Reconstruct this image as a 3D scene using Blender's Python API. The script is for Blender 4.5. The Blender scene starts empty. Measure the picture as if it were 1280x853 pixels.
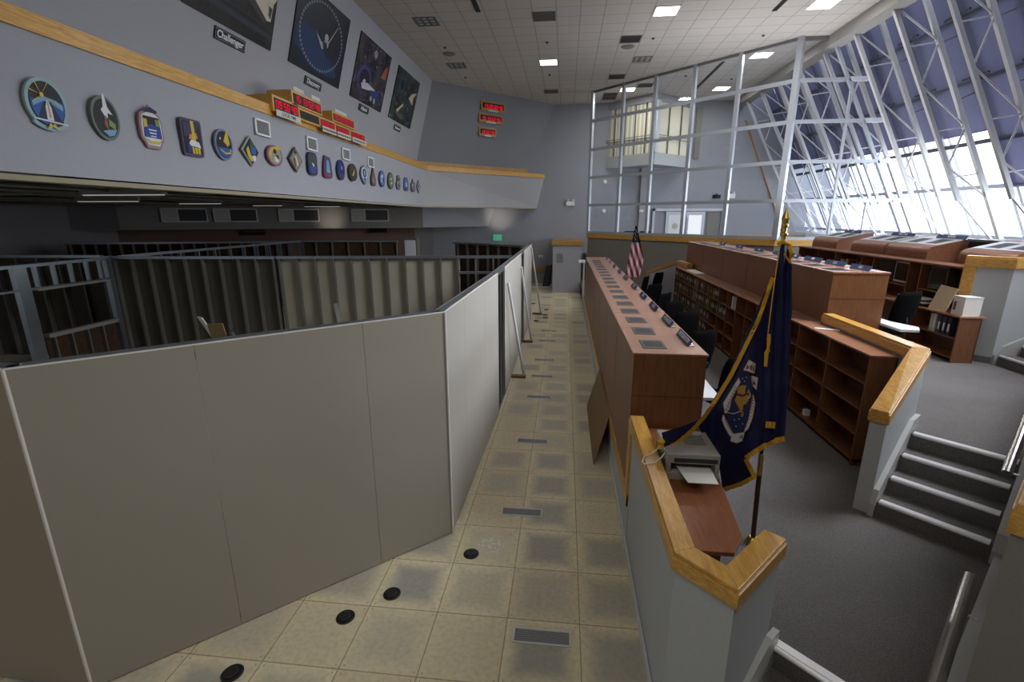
import bpy, math, random
from mathutils import Vector, Matrix
random.seed(7)
PI = math.pi
S2 = math.sqrt(2)
SC = bpy.context.scene
COL = SC.collection
SC.view_settings.view_transform = 'Standard'
SC.view_settings.look = 'None'
SC.view_settings.exposure = 0.0

# ------------------------------------------------------------------ materials
class NT:
    def __init__(s, name):
        s.m = bpy.data.materials.new(name); s.m.use_nodes = True
        s.t = s.m.node_tree; s.t.nodes.clear()
        s.out = s.n('ShaderNodeOutputMaterial')
    def n(s, typ, **kw):
        nd = s.t.nodes.new(typ)
        for k, v in kw.items(): setattr(nd, k, v)
        return nd
    def l(s, a, b): s.t.links.new(a, b)
    def put(s, inp, v):
        if isinstance(v, (int, float)): inp.default_value = v
        elif isinstance(v, (tuple, list)): inp.default_value = (*v, 1.0) if len(v) == 3 and inp.type == 'RGBA' else v
        else: s.l(v, inp)
    def math(s, op, a, b=None, c=None):
        nd = s.n('ShaderNodeMath', operation=op)
        s.put(nd.inputs[0], a)
        if b is not None: s.put(nd.inputs[1], b)
        if c is not None: s.put(nd.inputs[2], c)
        return nd.outputs[0]
    def smooth(s, v, a, b, lo=0.0, hi=1.0):
        nd = s.n('ShaderNodeMapRange', interpolation_type='SMOOTHSTEP')
        s.put(nd.inputs[0], v); s.put(nd.inputs[1], a); s.put(nd.inputs[2], b); s.put(nd.inputs[3], lo); s.put(nd.inputs[4], hi)
        return nd.outputs[0]
    def mix(s, f, a, b, mode='MIX'):
        nd = s.n('ShaderNodeMix', data_type='RGBA', blend_type=mode)
        s.put(nd.inputs[0], f); s.put(nd.inputs[6], a); s.put(nd.inputs[7], b)
        return nd.outputs[2]
    def pos(s): return s.n('ShaderNodeNewGeometry').outputs['Position']
    def obj(s): return s.n('ShaderNodeTexCoord').outputs['Object']
    def scale(s, v, sc, rot=(0, 0, 0)):
        nd = s.n('ShaderNodeMapping'); s.l(v, nd.inputs[0]); nd.inputs['Scale'].default_value = sc; nd.inputs['Rotation'].default_value = rot
        return nd.outputs[0]
    def noise(s, v, sc, det=3.0, rough=.5):
        nd = s.n('ShaderNodeTexNoise'); s.l(v, nd.inputs['Vector'])
        nd.inputs['Scale'].default_value = sc; nd.inputs['Detail'].default_value = det; nd.inputs['Roughness'].default_value = rough
        return nd.outputs[0]
    def sep(s, v):
        nd = s.n('ShaderNodeSeparateXYZ'); s.l(v, nd.inputs[0]); return nd.outputs
    def comb(s, x, y, z=0.0):
        nd = s.n('ShaderNodeCombineXYZ'); s.put(nd.inputs[0], x); s.put(nd.inputs[1], y); s.put(nd.inputs[2], z); return nd.outputs[0]
    def bump(s, h, st, dist=.01):
        nd = s.n('ShaderNodeBump'); s.l(h, nd.inputs['Height']); nd.inputs['Strength'].default_value = st; nd.inputs['Distance'].default_value = dist
        return nd.outputs[0]
    def bsdf(s, col, rough=.6, metal=0.0, spec=.5, normal=None, **kw):
        nd = s.n('ShaderNodeBsdfPrincipled')
        s.put(nd.inputs['Base Color'], col); s.put(nd.inputs['Roughness'], rough); s.put(nd.inputs['Metallic'], metal)
        nd.inputs['Specular IOR Level'].default_value = spec
        if normal is not None: s.l(normal, nd.inputs['Normal'])
        for k, v in kw.items(): s.put(nd.inputs[k.replace('_', ' ')], v)
        s.l(nd.outputs[0], s.out.inputs[0]); return nd

def rgb(r, g, b):  # sRGB 0-255 to linear
    f = lambda c: (c/255/12.92) if c/255 <= .04045 else ((c/255+.055)/1.055)**2.4
    return (f(r), f(g), f(b))

def simple(name, col, rough=.6, metal=0.0, spec=.4, var=.0, sc=8.0, bump=0.0):
    t = NT(name); c = col; nrm = None
    if var or bump:
        nz = t.noise(t.pos(), sc, 3.0)
        if var: c = t.mix(nz, tuple(x*(1-var) for x in col), tuple(min(1, x*(1+var)) for x in col))
        if bump: nrm = t.bump(nz, bump)
    t.bsdf(c, rough, metal, spec, nrm)
    return t.m

def emis(name, col, st):
    t = NT(name); e = t.n('ShaderNodeEmission'); e.inputs[0].default_value = (*col, 1); e.inputs[1].default_value = st
    t.l(e.outputs[0], t.out.inputs[0]); return t.m

def wood(name, c1, c2, rough=.35, sc=(6, .5, 6), spec=.5, grain=6.0, rot=(0, 0, 0)):
    t = NT(name); v = t.scale(t.pos(), sc, rot)
    a = t.noise(v, grain, 5.0, .6); b = t.noise(v, grain*5, 2.0)
    f = t.math('ADD', t.math('MULTIPLY', a, .75), t.math('MULTIPLY', b, .3))
    t.bsdf(t.mix(t.smooth(f, .35, .7), c1, c2), rough, 0, spec, t.bump(b, .05)); return t.m

M = {}
M['oak'] = wood('oak', rgb(178, 130, 56), rgb(212, 166, 86), .28, (5, .6, 8))
M['oak_dim'] = wood('oak_dim', rgb(150, 108, 45), rgb(186, 142, 70), .4, (6, 6, 1))
M['wood'] = wood('brown_laminate', rgb(104, 66, 40), rgb(126, 83, 52), .4, (9, 9, .8))
M['wood_top_sheen'] = wood('brown_laminate_top_sheen', rgb(140, 98, 74), rgb(166, 120, 94), .2, (.8, 12, 1), .7)  # lighter laminate for tops, window reflection put into the colour
M['wood_dark'] = wood('brown_laminate_dark', rgb(70, 45, 32), rgb(96, 64, 46), .5, (5, 1, 8))
M['drywall'] = simple('drywall', rgb(168, 165, 156), .85, var=.035, sc=1.3, bump=.02)
M['paper_edge'] = simple('drywall_edge', rgb(215, 210, 200), .8)
M['stud'] = simple('galvanised_steel', rgb(150, 156, 160), .32, .85, var=.12, sc=4)
M['stud_dull'] = simple('dull_steel', rgb(104, 104, 98), .5, .4, var=.12, sc=3)
M['back_board'] = simple('board_back', rgb(150, 146, 130), .9, var=.1, sc=2)
M['steel'] = simple('brushed_steel', rgb(205, 205, 205), .22, 1.0)
M['nosing'] = simple('nosing_metal', rgb(246, 246, 246), .32, .45)
M['alu'] = simple('mullion_aluminium', rgb(176, 182, 190), .4, .25)
M['truss'] = simple('truss_paint', rgb(186, 186, 188), .5, var=.05)
M['beige'] = simple('beige_edge', rgb(150, 142, 120), .8)
M['black'] = simple('black_plastic', rgb(24, 24, 25), .55)
M['chair'] = simple('black_upholstery', rgb(9, 9, 10), .95, 0, .05, var=.15, sc=60, bump=.1)
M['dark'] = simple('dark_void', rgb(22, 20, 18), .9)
M['dark_metal'] = simple('dark_grille', rgb(78, 76, 76), .55, .3)
M['white'] = simple('white_paint', rgb(225, 225, 222), .6)
M['paper'] = simple('white_paper', rgb(222, 224, 218), .8)
M['placard'] = simple('blue_placard', rgb(36, 66, 118), .45)
M['frame_white'] = simple('light_frame', rgb(200, 205, 214), .5)
M['led'] = emis('red_led', (.85, .008, .04), 1.0)
M['green'] = emis('green_exit', (.10, .65, .38), .45)
M['lampon'] = emis('lit_diffuser', (1, .98, .95), 7.0)
M['tube'] = emis('fluorescent_tube', (1, .93, .82), .3)
M['plaster_ceil'] = simple('joist_paint', rgb(150, 140, 122), .9, var=.25, sc=3)
M['hard'] = simple('hardboard', rgb(124, 98, 70), .75, var=.1, sc=6)
M['brass'] = simple('brass', rgb(190, 166, 88), .3, .85)
M['gold'] = simple('gold_fringe', rgb(214, 162, 40), .7, var=.25, sc=90, bump=.4)
M['navy'] = None
M['text_white'] = simple('white_lettering', rgb(228, 230, 232), .6)
M['text_dark'] = simple('dark_lettering', rgb(60, 60, 62), .7)
M['pole'] = simple('dark_wood_pole', rgb(58, 38, 26), .4)
M['printer'] = simple('printer_casing', rgb(156, 154, 148), .5)
M['printer_dark'] = simple('printer_slot', rgb(50, 50, 50), .6)
M['desk_white'] = simple('white_worktop', rgb(205, 208, 212), .35)
M['screen'] = simple('monitor_glass', rgb(14, 16, 22), .12)
M['shade'] = None

def wallfabric(name, c, sc=55, b=.12):
    t = NT(name); n1 = t.noise(t.pos(), sc, 4.0, .7); n2 = t.noise(t.pos(), .6, 2.0)
    col = t.mix(n1, tuple(x*.86 for x in c), tuple(min(1, x*1.1) for x in c))
    col = t.mix(t.math('MULTIPLY', n2, .35), col, tuple(x*.85 for x in c))
    t.bsdf(col, .9, 0, .2, t.bump(n1, b)); return t.m
M['wall'] = wallfabric('wall_covering', rgb(163, 164, 170))
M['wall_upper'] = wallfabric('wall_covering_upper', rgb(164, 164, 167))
M['wall_angled_shaded'] = wallfabric('wall_covering_angled_shaded', rgb(134, 135, 140))  # darker copy of the wall covering, weak far light put into its colour
M['wall_back'] = wallfabric('wall_covering_back_shaded', rgb(152, 154, 162))  # tone lowered too, shade of the far end put into the colour
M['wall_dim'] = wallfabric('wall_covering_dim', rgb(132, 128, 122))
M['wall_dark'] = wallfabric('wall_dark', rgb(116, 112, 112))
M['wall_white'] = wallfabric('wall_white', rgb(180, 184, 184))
M['wall_brown'] = wallfabric('wall_brown', rgb(112, 88, 80))

def carpet():
    t = NT('carpet'); p = t.pos(); n1 = t.noise(p, 130, 2.0, .8); n2 = t.noise(p, .9, 3.0)
    c = t.mix(t.smooth(n1, .3, .7), rgb(84, 82, 81), rgb(128, 125, 122))
    c = t.mix(t.smooth(n2, .4, .7, 0, .35), c, rgb(84, 82, 80))
    t.bsdf(c, .95, 0, .15, t.bump(n1, .5)); return t.m
M['carpet'] = carpet()

def tilefloor():
    T = .6096
    t = NT('raised_floor_tiles'); p = t.pos(); xyz = t.sep(p)
    gx = t.math('DIVIDE', xyz[0], T); gy = t.math('DIVIDE', xyz[1], T)
    cx = t.math('FLOOR', gx); cy = t.math('FLOOR', gy)
    fx = t.math('SUBTRACT', gx, cx); fy = t.math('SUBTRACT', gy, cy)
    dx = t.math('MINIMUM', fx, t.math('SUBTRACT', 1.0, fx)); dy = t.math('MINIMUM', fy, t.math('SUBTRACT', 1.0, fy))
    d = t.math('MINIMUM', dx, dy)
    wn = t.n('ShaderNodeTexWhiteNoise', noise_dimensions='3D'); t.l(t.comb(cx, cy, 3.0), wn.inputs['Vector'])
    r = wn.outputs['Value']
    wn2 = t.n('ShaderNodeTexWhiteNoise', noise_dimensions='3D'); t.l(t.comb(cx, cy, 9.0), wn2.inputs['Vector'])
    r2 = wn2.outputs['Value']
    nb = t.noise(p, 5.5, 4.0, .6)
    # scuffed grey centre of a tile, worn towards cream at its edges
    dn = t.math('ADD', d, t.math('MULTIPLY', t.math('SUBTRACT', nb, .5), .14))
    centre = t.smooth(dn, .0, .30)
    amt = t.smooth(r, .15, .6, .15, 1.0)
    f = t.math('MULTIPLY', centre, amt)
    cream = t.mix(r2, rgb(224, 215, 178), rgb(212, 199, 164))
    grey = t.mix(r2, rgb(164, 162, 150), rgb(190, 184, 164))
    col = t.mix(f, cream, grey)
    lc = t.comb(t.math('SUBTRACT', dx, .055), t.math('SUBTRACT', dy, .055)); ln = t.n('ShaderNodeVectorMath', operation='LENGTH'); t.l(lc, ln.inputs[0])
    dot = t.smooth(ln.outputs['Value'], .006, .012, .7, 0)
    nf = t.noise(p, 24, 3.0, .6)
    col = t.mix(t.smooth(nf, .35, .75, 0, .26), col, rgb(130, 120, 94))
    ns = t.noise(t.scale(p, (3, 14, 1), (0, 0, .6)), 2.2, 5.0, .7)
    col = t.mix(t.smooth(ns, .66, .74, 0, .4), col, rgb(96, 84, 66))
    # plaster dust near the wall
    sd = t.n('ShaderNodeVectorMath', operation='DISTANCE'); t.l(p, sd.inputs[0]); sd.inputs[1].default_value = (-.88, .93, 0)
    dust = t.math('MULTIPLY', t.smooth(sd.outputs['Value'], .05, .26, 1, 0), t.smooth(nf, .46, .6))
    col = t.mix(t.math('MULTIPLY', dust, .8), col, rgb(225, 225, 220))
    w1 = t.smooth(xyz[0], -1.25, -.95, 1, 0)
    w2 = t.smooth(xyz[1], 3.2, 5.0, 0, 1)
    col = t.mix(t.math('MULTIPLY', t.math('MULTIPLY', w1, w2), t.smooth(nb, .35, .6, 0, .6)), col, rgb(205, 200, 185))
    seam = t.smooth(d, .004, .011, 1, 0)
    col = t.mix(t.math('MULTIPLY', seam, .62), col, rgb(92, 70, 48))
    col = t.mix(dot, col, rgb(70, 60, 46))
    t.bsdf(col, t.math('ADD', .32, t.math('MULTIPLY', nf, .3)), 0, .45, t.bump(nf, .06)); return t.m
M['tiles'] = tilefloor()

def ceilingtiles():
    T = .6096
    t = NT('ceiling_tiles'); p = t.pos(); xyz = t.sep(p)
    fx = t.math('FRACT', t.math('DIVIDE', t.math('ADD', xyz[0], .577+12*T), T)); fy = t.math('FRACT', t.math('DIVIDE', t.math('ADD', xyz[1], .03+10*T), T))
    dx = t.math('MINIMUM', fx, t.math('SUBTRACT', 1.0, fx)); dy = t.math('MINIMUM', fy, t.math('SUBTRACT', 1.0, fy))
    d = t.math('MINIMUM', dx, dy)
    nz = t.noise(p, 60, 2.0)
    c = t.mix(nz, rgb(188, 182, 176), rgb(198, 192, 186))
    c = t.mix(t.smooth(d, .012, .03, .8, 0), c, rgb(150, 144, 138))
    t.bsdf(c, .95, 0, .1); return t.m
M['ceil'] = ceilingtiles()

def glassmat(name, tint, refl=.12, rough=0.0, base=0.02):
    t = NT(name); tr = t.n('ShaderNodeBsdfTransparent'); tr.inputs[0].default_value = (*tint, 1)
    gl = t.n('ShaderNodeBsdfGlossy'); gl.inputs['Roughness'].default_value = rough; gl.inputs[0].default_value = (1, 1, 1, 1)
    fr = t.n('ShaderNodeFresnel'); fr.inputs[0].default_value = 1.45
    f = t.math('ADD', base, t.math('MULTIPLY', fr.outputs[0], refl))
    mx = t.n('ShaderNodeMixShader'); t.l(f, mx.inputs[0]); t.l(tr.outputs[0], mx.inputs[1]); t.l(gl.outputs[0], mx.inputs[2])
    t.l(mx.outputs[0], t.out.inputs[0]); return t.m
M['glass'] = glassmat('clear_glass', (.97, .985, 1.0), .45, .0, .03)
M['winglass'] = glassmat('window_glass', (.97, .98, 1.0), .3, .0, .01)

def shade():
    t = NT('blue_roller_shade'); p = t.pos()
    nz = t.noise(t.scale(p, (.3, 6, .3)), 1.0, 2.0)
    tr = t.n('ShaderNodeBsdfTranslucent'); t.put(tr.inputs[0], t.mix(nz, (.017, .017, .028), (.024, .024, .038)))
    df = t.n('ShaderNodeBsdfDiffuse'); df.inputs[0].default_value = (.05, .05, .075, 1)
    tp = t.n('ShaderNodeBsdfTransparent'); tp.inputs[0].default_value = (.4, .4, .55, 1)
    a = t.n('ShaderNodeAddShader'); t.l(tr.outputs[0], a.inputs[0]); t.l(df.outputs[0], a.inputs[1])
    m = t.n('ShaderNodeMixShader'); m.inputs[0].default_value = .025; t.l(a.outputs[0], m.inputs[1]); t.l(tp.outputs[0], m.inputs[2])
    t.l(m.outputs[0], t.out.inputs[0]); return t.m
M['shade'] = shade()

def navy():
    t = NT('navy_flag_cloth'); p = t.pos(); nz = t.noise(p, 7, 2.0)
    t.bsdf(t.mix(nz, rgb(18, 22, 54), rgb(34, 39, 84)), .55, 0, .3); return t.m
M['navy'] = navy()

def osb():
    t = NT('dark_chipboard'); p = t.pos(); v = t.n('ShaderNodeTexVoronoi'); t.l(p, v.inputs['Vector']); v.inputs['Scale'].default_value = 14
    t.bsdf(t.mix(t.noise(p, 9, 3.0), rgb(34, 26, 20), rgb(86, 64, 46)), .9, 0, .1); return t.m
M['osb'] = osb()

def blindmat():
    t = NT('cream_vertical_blind'); s = t.sep(t.pos()); f = t.math('FRACT', t.math('MULTIPLY', t.math('SUBTRACT', s[0], s[1]), 3.2)); f2 = t.math('FRACT', t.math('MULTIPLY', t.math('ADD', s[0], s[1]), 3.2))
    e = t.math('MINIMUM', f, t.math('SUBTRACT', 1.0, f)); e2 = t.math('MINIMUM', f2, t.math('SUBTRACT', 1.0, f2))
    t.bsdf(t.mix(t.smooth(t.math('MULTIPLY', e, 1.0), 0, .5, .0, 1.0), rgb(190, 186, 165), rgb(236, 232, 212)), .8); return t.m
M['blind'] = blindmat()

_cm = {}
def flat(r, g, b, rough=.5):
    k = (r, g, b)
    if k not in _cm: _cm[k] = simple('enamel_%02x%02x%02x' % k, rgb(r, g, b), rough)
    return _cm[k]

# ------------------------------------------------------------------ mesh builder
class MB:
    def __init__(s): s.v = []; s.f = []; s.mi = []; s.cur = 0; s.mats = []
    def mat(s, m):
        if m not in s.mats: s.mats.append(m)
        s.cur = s.mats.index(m); return s
    def add(s, vs, fs):
        o = len(s.v); s.v += [tuple(x) for x in vs]
        for f in fs: s.f.append([o+i for i in f]); s.mi.append(s.cur)
        return s
    def box(s, x0, x1, y0, y1, z0, z1):
        return s.hexa([(x0, y0, z0), (x1, y0, z0), (x1, y1, z0), (x0, y1, z0), (x0, y0, z1), (x1, y0, z1), (x1, y1, z1), (x0, y1, z1)])
    def hexa(s, p):
        return s.add(p, [(3, 2, 1, 0), (4, 5, 6, 7), (0, 1, 5, 4), (1, 2, 6, 5), (2, 3, 7, 6), (3, 0, 4, 7)])
    def prism(s, pts, z0, z1):
        n = len(pts); zz0 = z0 if isinstance(z0, (list, tuple)) else [z0]*n; zz1 = z1 if isinstance(z1, (list, tuple)) else [z1]*n
        a = sum(pts[i][0]*pts[(i+1) % n][1]-pts[(i+1) % n][0]*pts[i][1] for i in range(n))
        idx = range(n) if a > 0 else range(n-1, -1, -1)
        P = [pts[i] for i in idx]; Z0 = [zz0[i] for i in idx]; Z1 = [zz1[i] for i in idx]
        vs = [(P[i][0], P[i][1], Z0[i]) for i in range(n)]+[(P[i][0], P[i][1], Z1[i]) for i in range(n)]
        return s.add(vs, [tuple(range(n-1, -1, -1)), tuple(range(n, 2*n))]+[(i, (i+1) % n, n+(i+1) % n, n+i) for i in range(n)])
    def bar(s, a, b, w, h, up=(0, 0, 1)):
        a = Vector(a); b = Vector(b); d = (b-a).normalized(); up = Vector(up)
        if abs(d.dot(up)) > .98: up = Vector((0, 1, 0))
        r = d.cross(up).normalized(); u = r.cross(d)
        P = []
        for q in (a, b):
            for (i, j) in ((-1, -1), (1, -1), (1, 1), (-1, 1)): P.append(q+r*(i*w/2)+u*(j*h/2))
        return s.add(P, [(3, 2, 1, 0), (4, 5, 6, 7), (0, 1, 5, 4), (1, 2, 6, 5), (2, 3, 7, 6), (3, 0, 4, 7)])
    def tube(s, path, rad, n=10, caps=True):
        path = [Vector(p) for p in path]; rr = rad if isinstance(rad, (list, tuple)) else [rad]*len(path)
        vs = []; fs = []
        for i, p in enumerate(path):
            d = ((path[i+1]-p).normalized() if i < len(path)-1 else Vector()) + ((p-path[i-1]).normalized() if i else Vector())
            d.normalize(); ref = Vector((0, 0, 1)) if abs(d.z) < .9 else Vector((1, 0, 0))
            u = d.cross(ref).normalized(); w = d.cross(u)
            for k in range(n): a = 2*PI*k/n; vs.append(p+(u*math.cos(a)+w*math.sin(a))*rr[i])
        for i in range(len(path)-1):
            for k in range(n): fs.append((i*n+k, i*n+(k+1) % n, (i+1)*n+(k+1) % n, (i+1)*n+k))
        if caps: fs.append(tuple(range(n-1, -1, -1))); fs.append(tuple((len(path)-1)*n+k for k in range(n)))
        return s.add(vs, fs)
    def lathe(s, prof, c=(0, 0, 0), n=16):
        vs = []; fs = []
        for (r, z) in prof:
            for k in range(n): a = 2*PI*k/n; vs.append((c[0]+r*math.cos(a), c[1]+r*math.sin(a), c[2]+z))
        for i in range(len(prof)-1):
            for k in range(n): fs.append((i*n+k, i*n+(k+1) % n, (i+1)*n+(k+1) % n, (i+1)*n+k))
        fs.append(tuple(range(n-1, -1, -1))); fs.append(tuple((len(prof)-1)*n+k for k in range(n)))
        return s.add(vs, fs)
    def build(s, name, mat=None, parent=None, bevel=0, smooth=False, mw=None):
        me = bpy.data.meshes.new(name); me.from_pydata(s.v, [], s.f); me.update()
        if mat is not None: me.materials.append(mat)
        else:
            for m in s.mats: me.materials.append(m)
            me.polygons.foreach_set('material_index', s.mi)
        if smooth: me.polygons.foreach_set('use_smooth', [True]*len(me.polygons))
        o = bpy.data.objects.new(name, me); COL.objects.link(o)
        if mw is not None: o.matrix_world = mw
        if parent is not None:
            o.parent = parent
            if mw is None: o.matrix_parent_inverse = parent.matrix_basis.inverted()
            else: o.matrix_parent_inverse = parent.matrix_basis.inverted()
        if bevel:
            md = o.modifiers.new('bevel', 'BEVEL'); md.width = bevel; md.segments = 2; md.limit_method = 'ANGLE'
        return o

def B(name, mat, x0, x1, y0, y1, z0, z1, parent=None, bevel=0): return MB().box(x0, x1, y0, y1, z0, z1).build(name, mat, parent, bevel)
def struct(o, label=None, cat=None):
    o['kind'] = 'structure'
    if label: o['label'] = label
    if cat: o['category'] = cat
    return o
def tag(o, label, cat, group=None, kind=None):
    o['label'] = label; o['category'] = cat
    if group: o['group'] = group
    if kind: o['kind'] = kind
    return o
def empty(name, loc, label=None, cat=None, group=None, rz=0):
    o = bpy.data.objects.new(name, None); COL.objects.link(o); o.location = loc; o.rotation_euler = (0, 0, rz); o.empty_display_size = .1
    o.matrix_basis = Matrix.Translation(Vector(loc)) @ Matrix.Rotation(rz, 4, 'Z')
    if label: tag(o, label, cat, group)
    return o
def lcopy(o, parent):   # copy of a part built in world space at identity
    c = o.copy(); COL.objects.link(c); c.parent = parent; return c
def copytree(root, loc, rz, label, group=None):
    r = root.copy(); COL.objects.link(r); r.location = loc; r.rotation_euler = (0, 0, rz); r['label'] = label
    if group: r['group'] = group
    for ch in list(root.children):
        c = ch.copy(); COL.objects.link(c); c.parent = r
        for g in ch.children:
            d = g.copy(); COL.objects.link(d); d.parent = c
    return r
def frame(o, u, v):   # matrix: local x -> u, local y -> v, z -> normal
    u = Vector(u).normalized(); v = Vector(v); v = (v-u*v.dot(u)).normalized(); n = u.cross(v)
    m = Matrix((u, v, n)).transposed().to_4x4(); m.translation = Vector(o); return m
def text(s, name, mat, mw, size, parent=None, depth=.003, align='CENTER', xs=1.0):
    cu = bpy.data.curves.new(name, 'FONT'); cu.body = s; cu.size = size; cu.align_x = align; cu.align_y = 'CENTER'; cu.extrude = depth; cu.offset = size*.012
    tmp = bpy.data.objects.new(name, cu); COL.objects.link(tmp)
    bpy.context.view_layer.update()
    me = bpy.data.meshes.new_from_object(tmp.evaluated_get(bpy.context.evaluated_depsgraph_get()))
    bpy.data.objects.remove(tmp); bpy.data.curves.remove(cu)
    me.materials.clear(); me.materials.append(mat)
    if xs != 1.0:
        for v in me.vertices: v.co.x *= xs
    o = bpy.data.objects.new(name, me); COL.objects.link(o); o.matrix_world = mw
    if parent is not None: o.parent = parent; o.matrix_parent_inverse = parent.matrix_basis.inverted()
    return o
def offset_path(path, w):   # offset polyline to its left by w (mitred)
    P = [Vector(p[:2]) for p in path]; out = []
    for i in range(len(P)):
        ds = []
        if i > 0: ds.append((P[i]-P[i-1]).normalized())
        if i < len(P)-1: ds.append((P[i+1]-P[i]).normalized())
        ns = [Vector((-d.y, d.x)) for d in ds]
        if len(ns) == 1: out.append(P[i]+ns[0]*w)
        else:
            m = (ns[0]+ns[1]).normalized(); out.append(P[i]+m*(w/m.dot(ns[0])))
    return out
def strip(mb, path, a, b, z0, z1):
    n = len(path); L = offset_path(path, a); R = offset_path(path, b)
    f = lambda z, i: z[i] if isinstance(z, (list, tuple)) else z
    for i in range(n-1):
        p = [L[i], L[i+1], R[i+1], R[i]]; zi = [i, i+1, i+1, i]
        mb.prism([(q.x, q.y) for q in p], [f(z0, k) for k in zi], [f(z1, k) for k in zi])
    return mb
def cap(name, path, w, ztop, mat=None, th=.12, parent=None, label=None):
    """oak cap: a deep lower band and a narrower top board"""
    mb = MB(); f = lambda d: [z+d for z in ztop] if isinstance(ztop, (list, tuple)) else ztop+d
    strip(mb, path, 0, w, f(-th), f(-.026)); strip(mb, path, .012*(1 if w > 0 else -1), w-.012*(1 if w > 0 else -1), f(-.028), f(0))
    return struct(mb.build(name, mat or M['oak'], parent, bevel=.004))
sd = lambda s, d: ((s+d)/2, (s-d)/2)

Z1, Z2, Z3, HC, HW, YB = .54, 1.14, 1.74, 8.35, 2.43, 21.15

# ------------------------------------------------------------------ setting: floors
struct(MB().add([(-24, -3, 0), (.52, -3, 0), (.52, 22.5, 0), (-24, 22.5, 0)], [(0, 1, 2, 3)]).build('floor', M['tiles']))
struct(MB().add([(.52, -3, 0), (13, -3, 0), (13, 22.5, 0), (.52, 22.5, 0)], [(0, 1, 2, 3)]).build('floor', M['carpet']))
struct(MB().prism([(.52, 18.9), (.52, -.75), (.77, -1.04), sd(.64, 1.76), sd(.64, 3.2), sd(8, 3.2), (5.5, 14.1), (.72, 18.85)], .3, Z1).build('floor', M['carpet']))
struct(MB().prism([(3.45, 12.0), (3.45, 1.95), sd(5.06, 1.74), sd(5.06, 2.95), sd(9.2, 2.95), (10.5, 3.1), (10.5, 5), (6.3, 5), (6.3, 12.9), (4.4, 14.9)], Z1-.02, Z2).build('floor', M['carpet']))
struct(MB().prism([(6.3, 13.05), (6.3, 4.5), (12.0, 4.5), (12.0, 21.2), (6.8, 21.2), (6.8, 13.05)], Z2-.02, Z3).build('floor', M['carpet']))
struct(MB().prism([(.9, 18.9), (.75, 21.3), (12, 21.3), (12, 13.2), (6.6, 13.2)], 1.2, 1.55).build('floor', M['carpet']))

# ------------------------------------------------------------------ ceiling and upper walls
struct(MB().add([(-8, -9, HC), (-8, 21.6, HC), (7.25, 21.6, HC), (7.25, -9, HC)], [(0, 1, 2, 3)]).build('ceiling', M['ceil']))
struct(B('trim_1', simple('beam_paint', rgb(150, 146, 142), .8), 7.2, 7.6, -9, 21.4, 8.05, 8.6))
# inclined upper left wall and its 45 degree return
k = .303
def lx(z): return -5.44-k*(HC-z)
def cor(z):   # corner of left wall and the angled wall
    h = k*(HC-z); x = -5.44-h; return (x, x+21.98+S2*h)
def cend(z): h = k*(HC-z); return (YB-21.98-S2*h, YB)
zl = 5.15
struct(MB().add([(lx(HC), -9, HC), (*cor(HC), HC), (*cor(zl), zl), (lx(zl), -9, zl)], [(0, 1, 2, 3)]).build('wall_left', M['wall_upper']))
struct(MB().add([(*cor(HC), HC), (*cend(HC), HC), (*cend(zl), zl), (*cor(zl), zl)], [(0, 1, 2, 3)]).build('wall_back_left', M['wall_angled_shaded']))
struct(MB().add([(-9, YB+.002, -.1), (12.6, YB+.002, -.1), (12.6, YB+.002, 8.6), (-9, YB+.002, 8.6)], [(0, 1, 2, 3)]).build('wall_back', M['wall_back']))
# projecting band with the emblem row
TA = Vector((-5.40, -3.0, 5.1)); TB = Vector((-5.53, 1.27, 5.1)); TC = Vector((-5.76, 16.45, 5.1)); TD = Vector((-1.30, YB, 5.1))
BA = Vector((-4.87, -3.0, 3.711)); BB = Vector((-5.50, .89, 3.735)); BC = Vector((-5.83, 15.85, 3.715)); BD = Vector((-1.63, YB, 3.711))
TA = TB+(TB-TC).normalized()*8; BA = BB+(BB-BC).normalized()*8
struct(MB().add([TA, TC, BC, BA], [(0, 1, 2, 3)]).build('wall_band_left', M['wall']))
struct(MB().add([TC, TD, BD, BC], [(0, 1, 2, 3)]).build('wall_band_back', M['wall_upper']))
up = Vector((0, 0, 1))
def ledge(mb, a, b, w, z0, z1):
    d = (b-a).normalized(); n = Vector((-d.y, d.x, 0))
    mb.prism([(a.x, a.y), (b.x, b.y), ((b+n*w).x, (b+n*w).y), ((a+n*w).x, (a+n*w).y)], z0, z1)
m = MB(); strip(m, [TA+Vector((.03, 0, 0)), TC+Vector((.03, -.03, 0)), TD+Vector((.03, -.03, 0))], 0, .09, 5.09, 5.275)
struct(m.build('trim_2', M['oak'], bevel=.004))
m = MB(); strip(m, [TA, TC, TD], .05, 1.1, 5.12, 5.20); struct(m.build('trim_3', M['wall']))
m = MB(); strip(m, [(lx(5.3), -8), cor(5.3), cend(5.3)], -.08, .0, 5.28, 5.50); struct(m.build('trim_4', M['oak_dim']))
m = MB(); strip(m, [BA, BC, BD], .0, .2, 3.66, 3.715); struct(m.build('trim_5', M['beige']))

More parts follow.
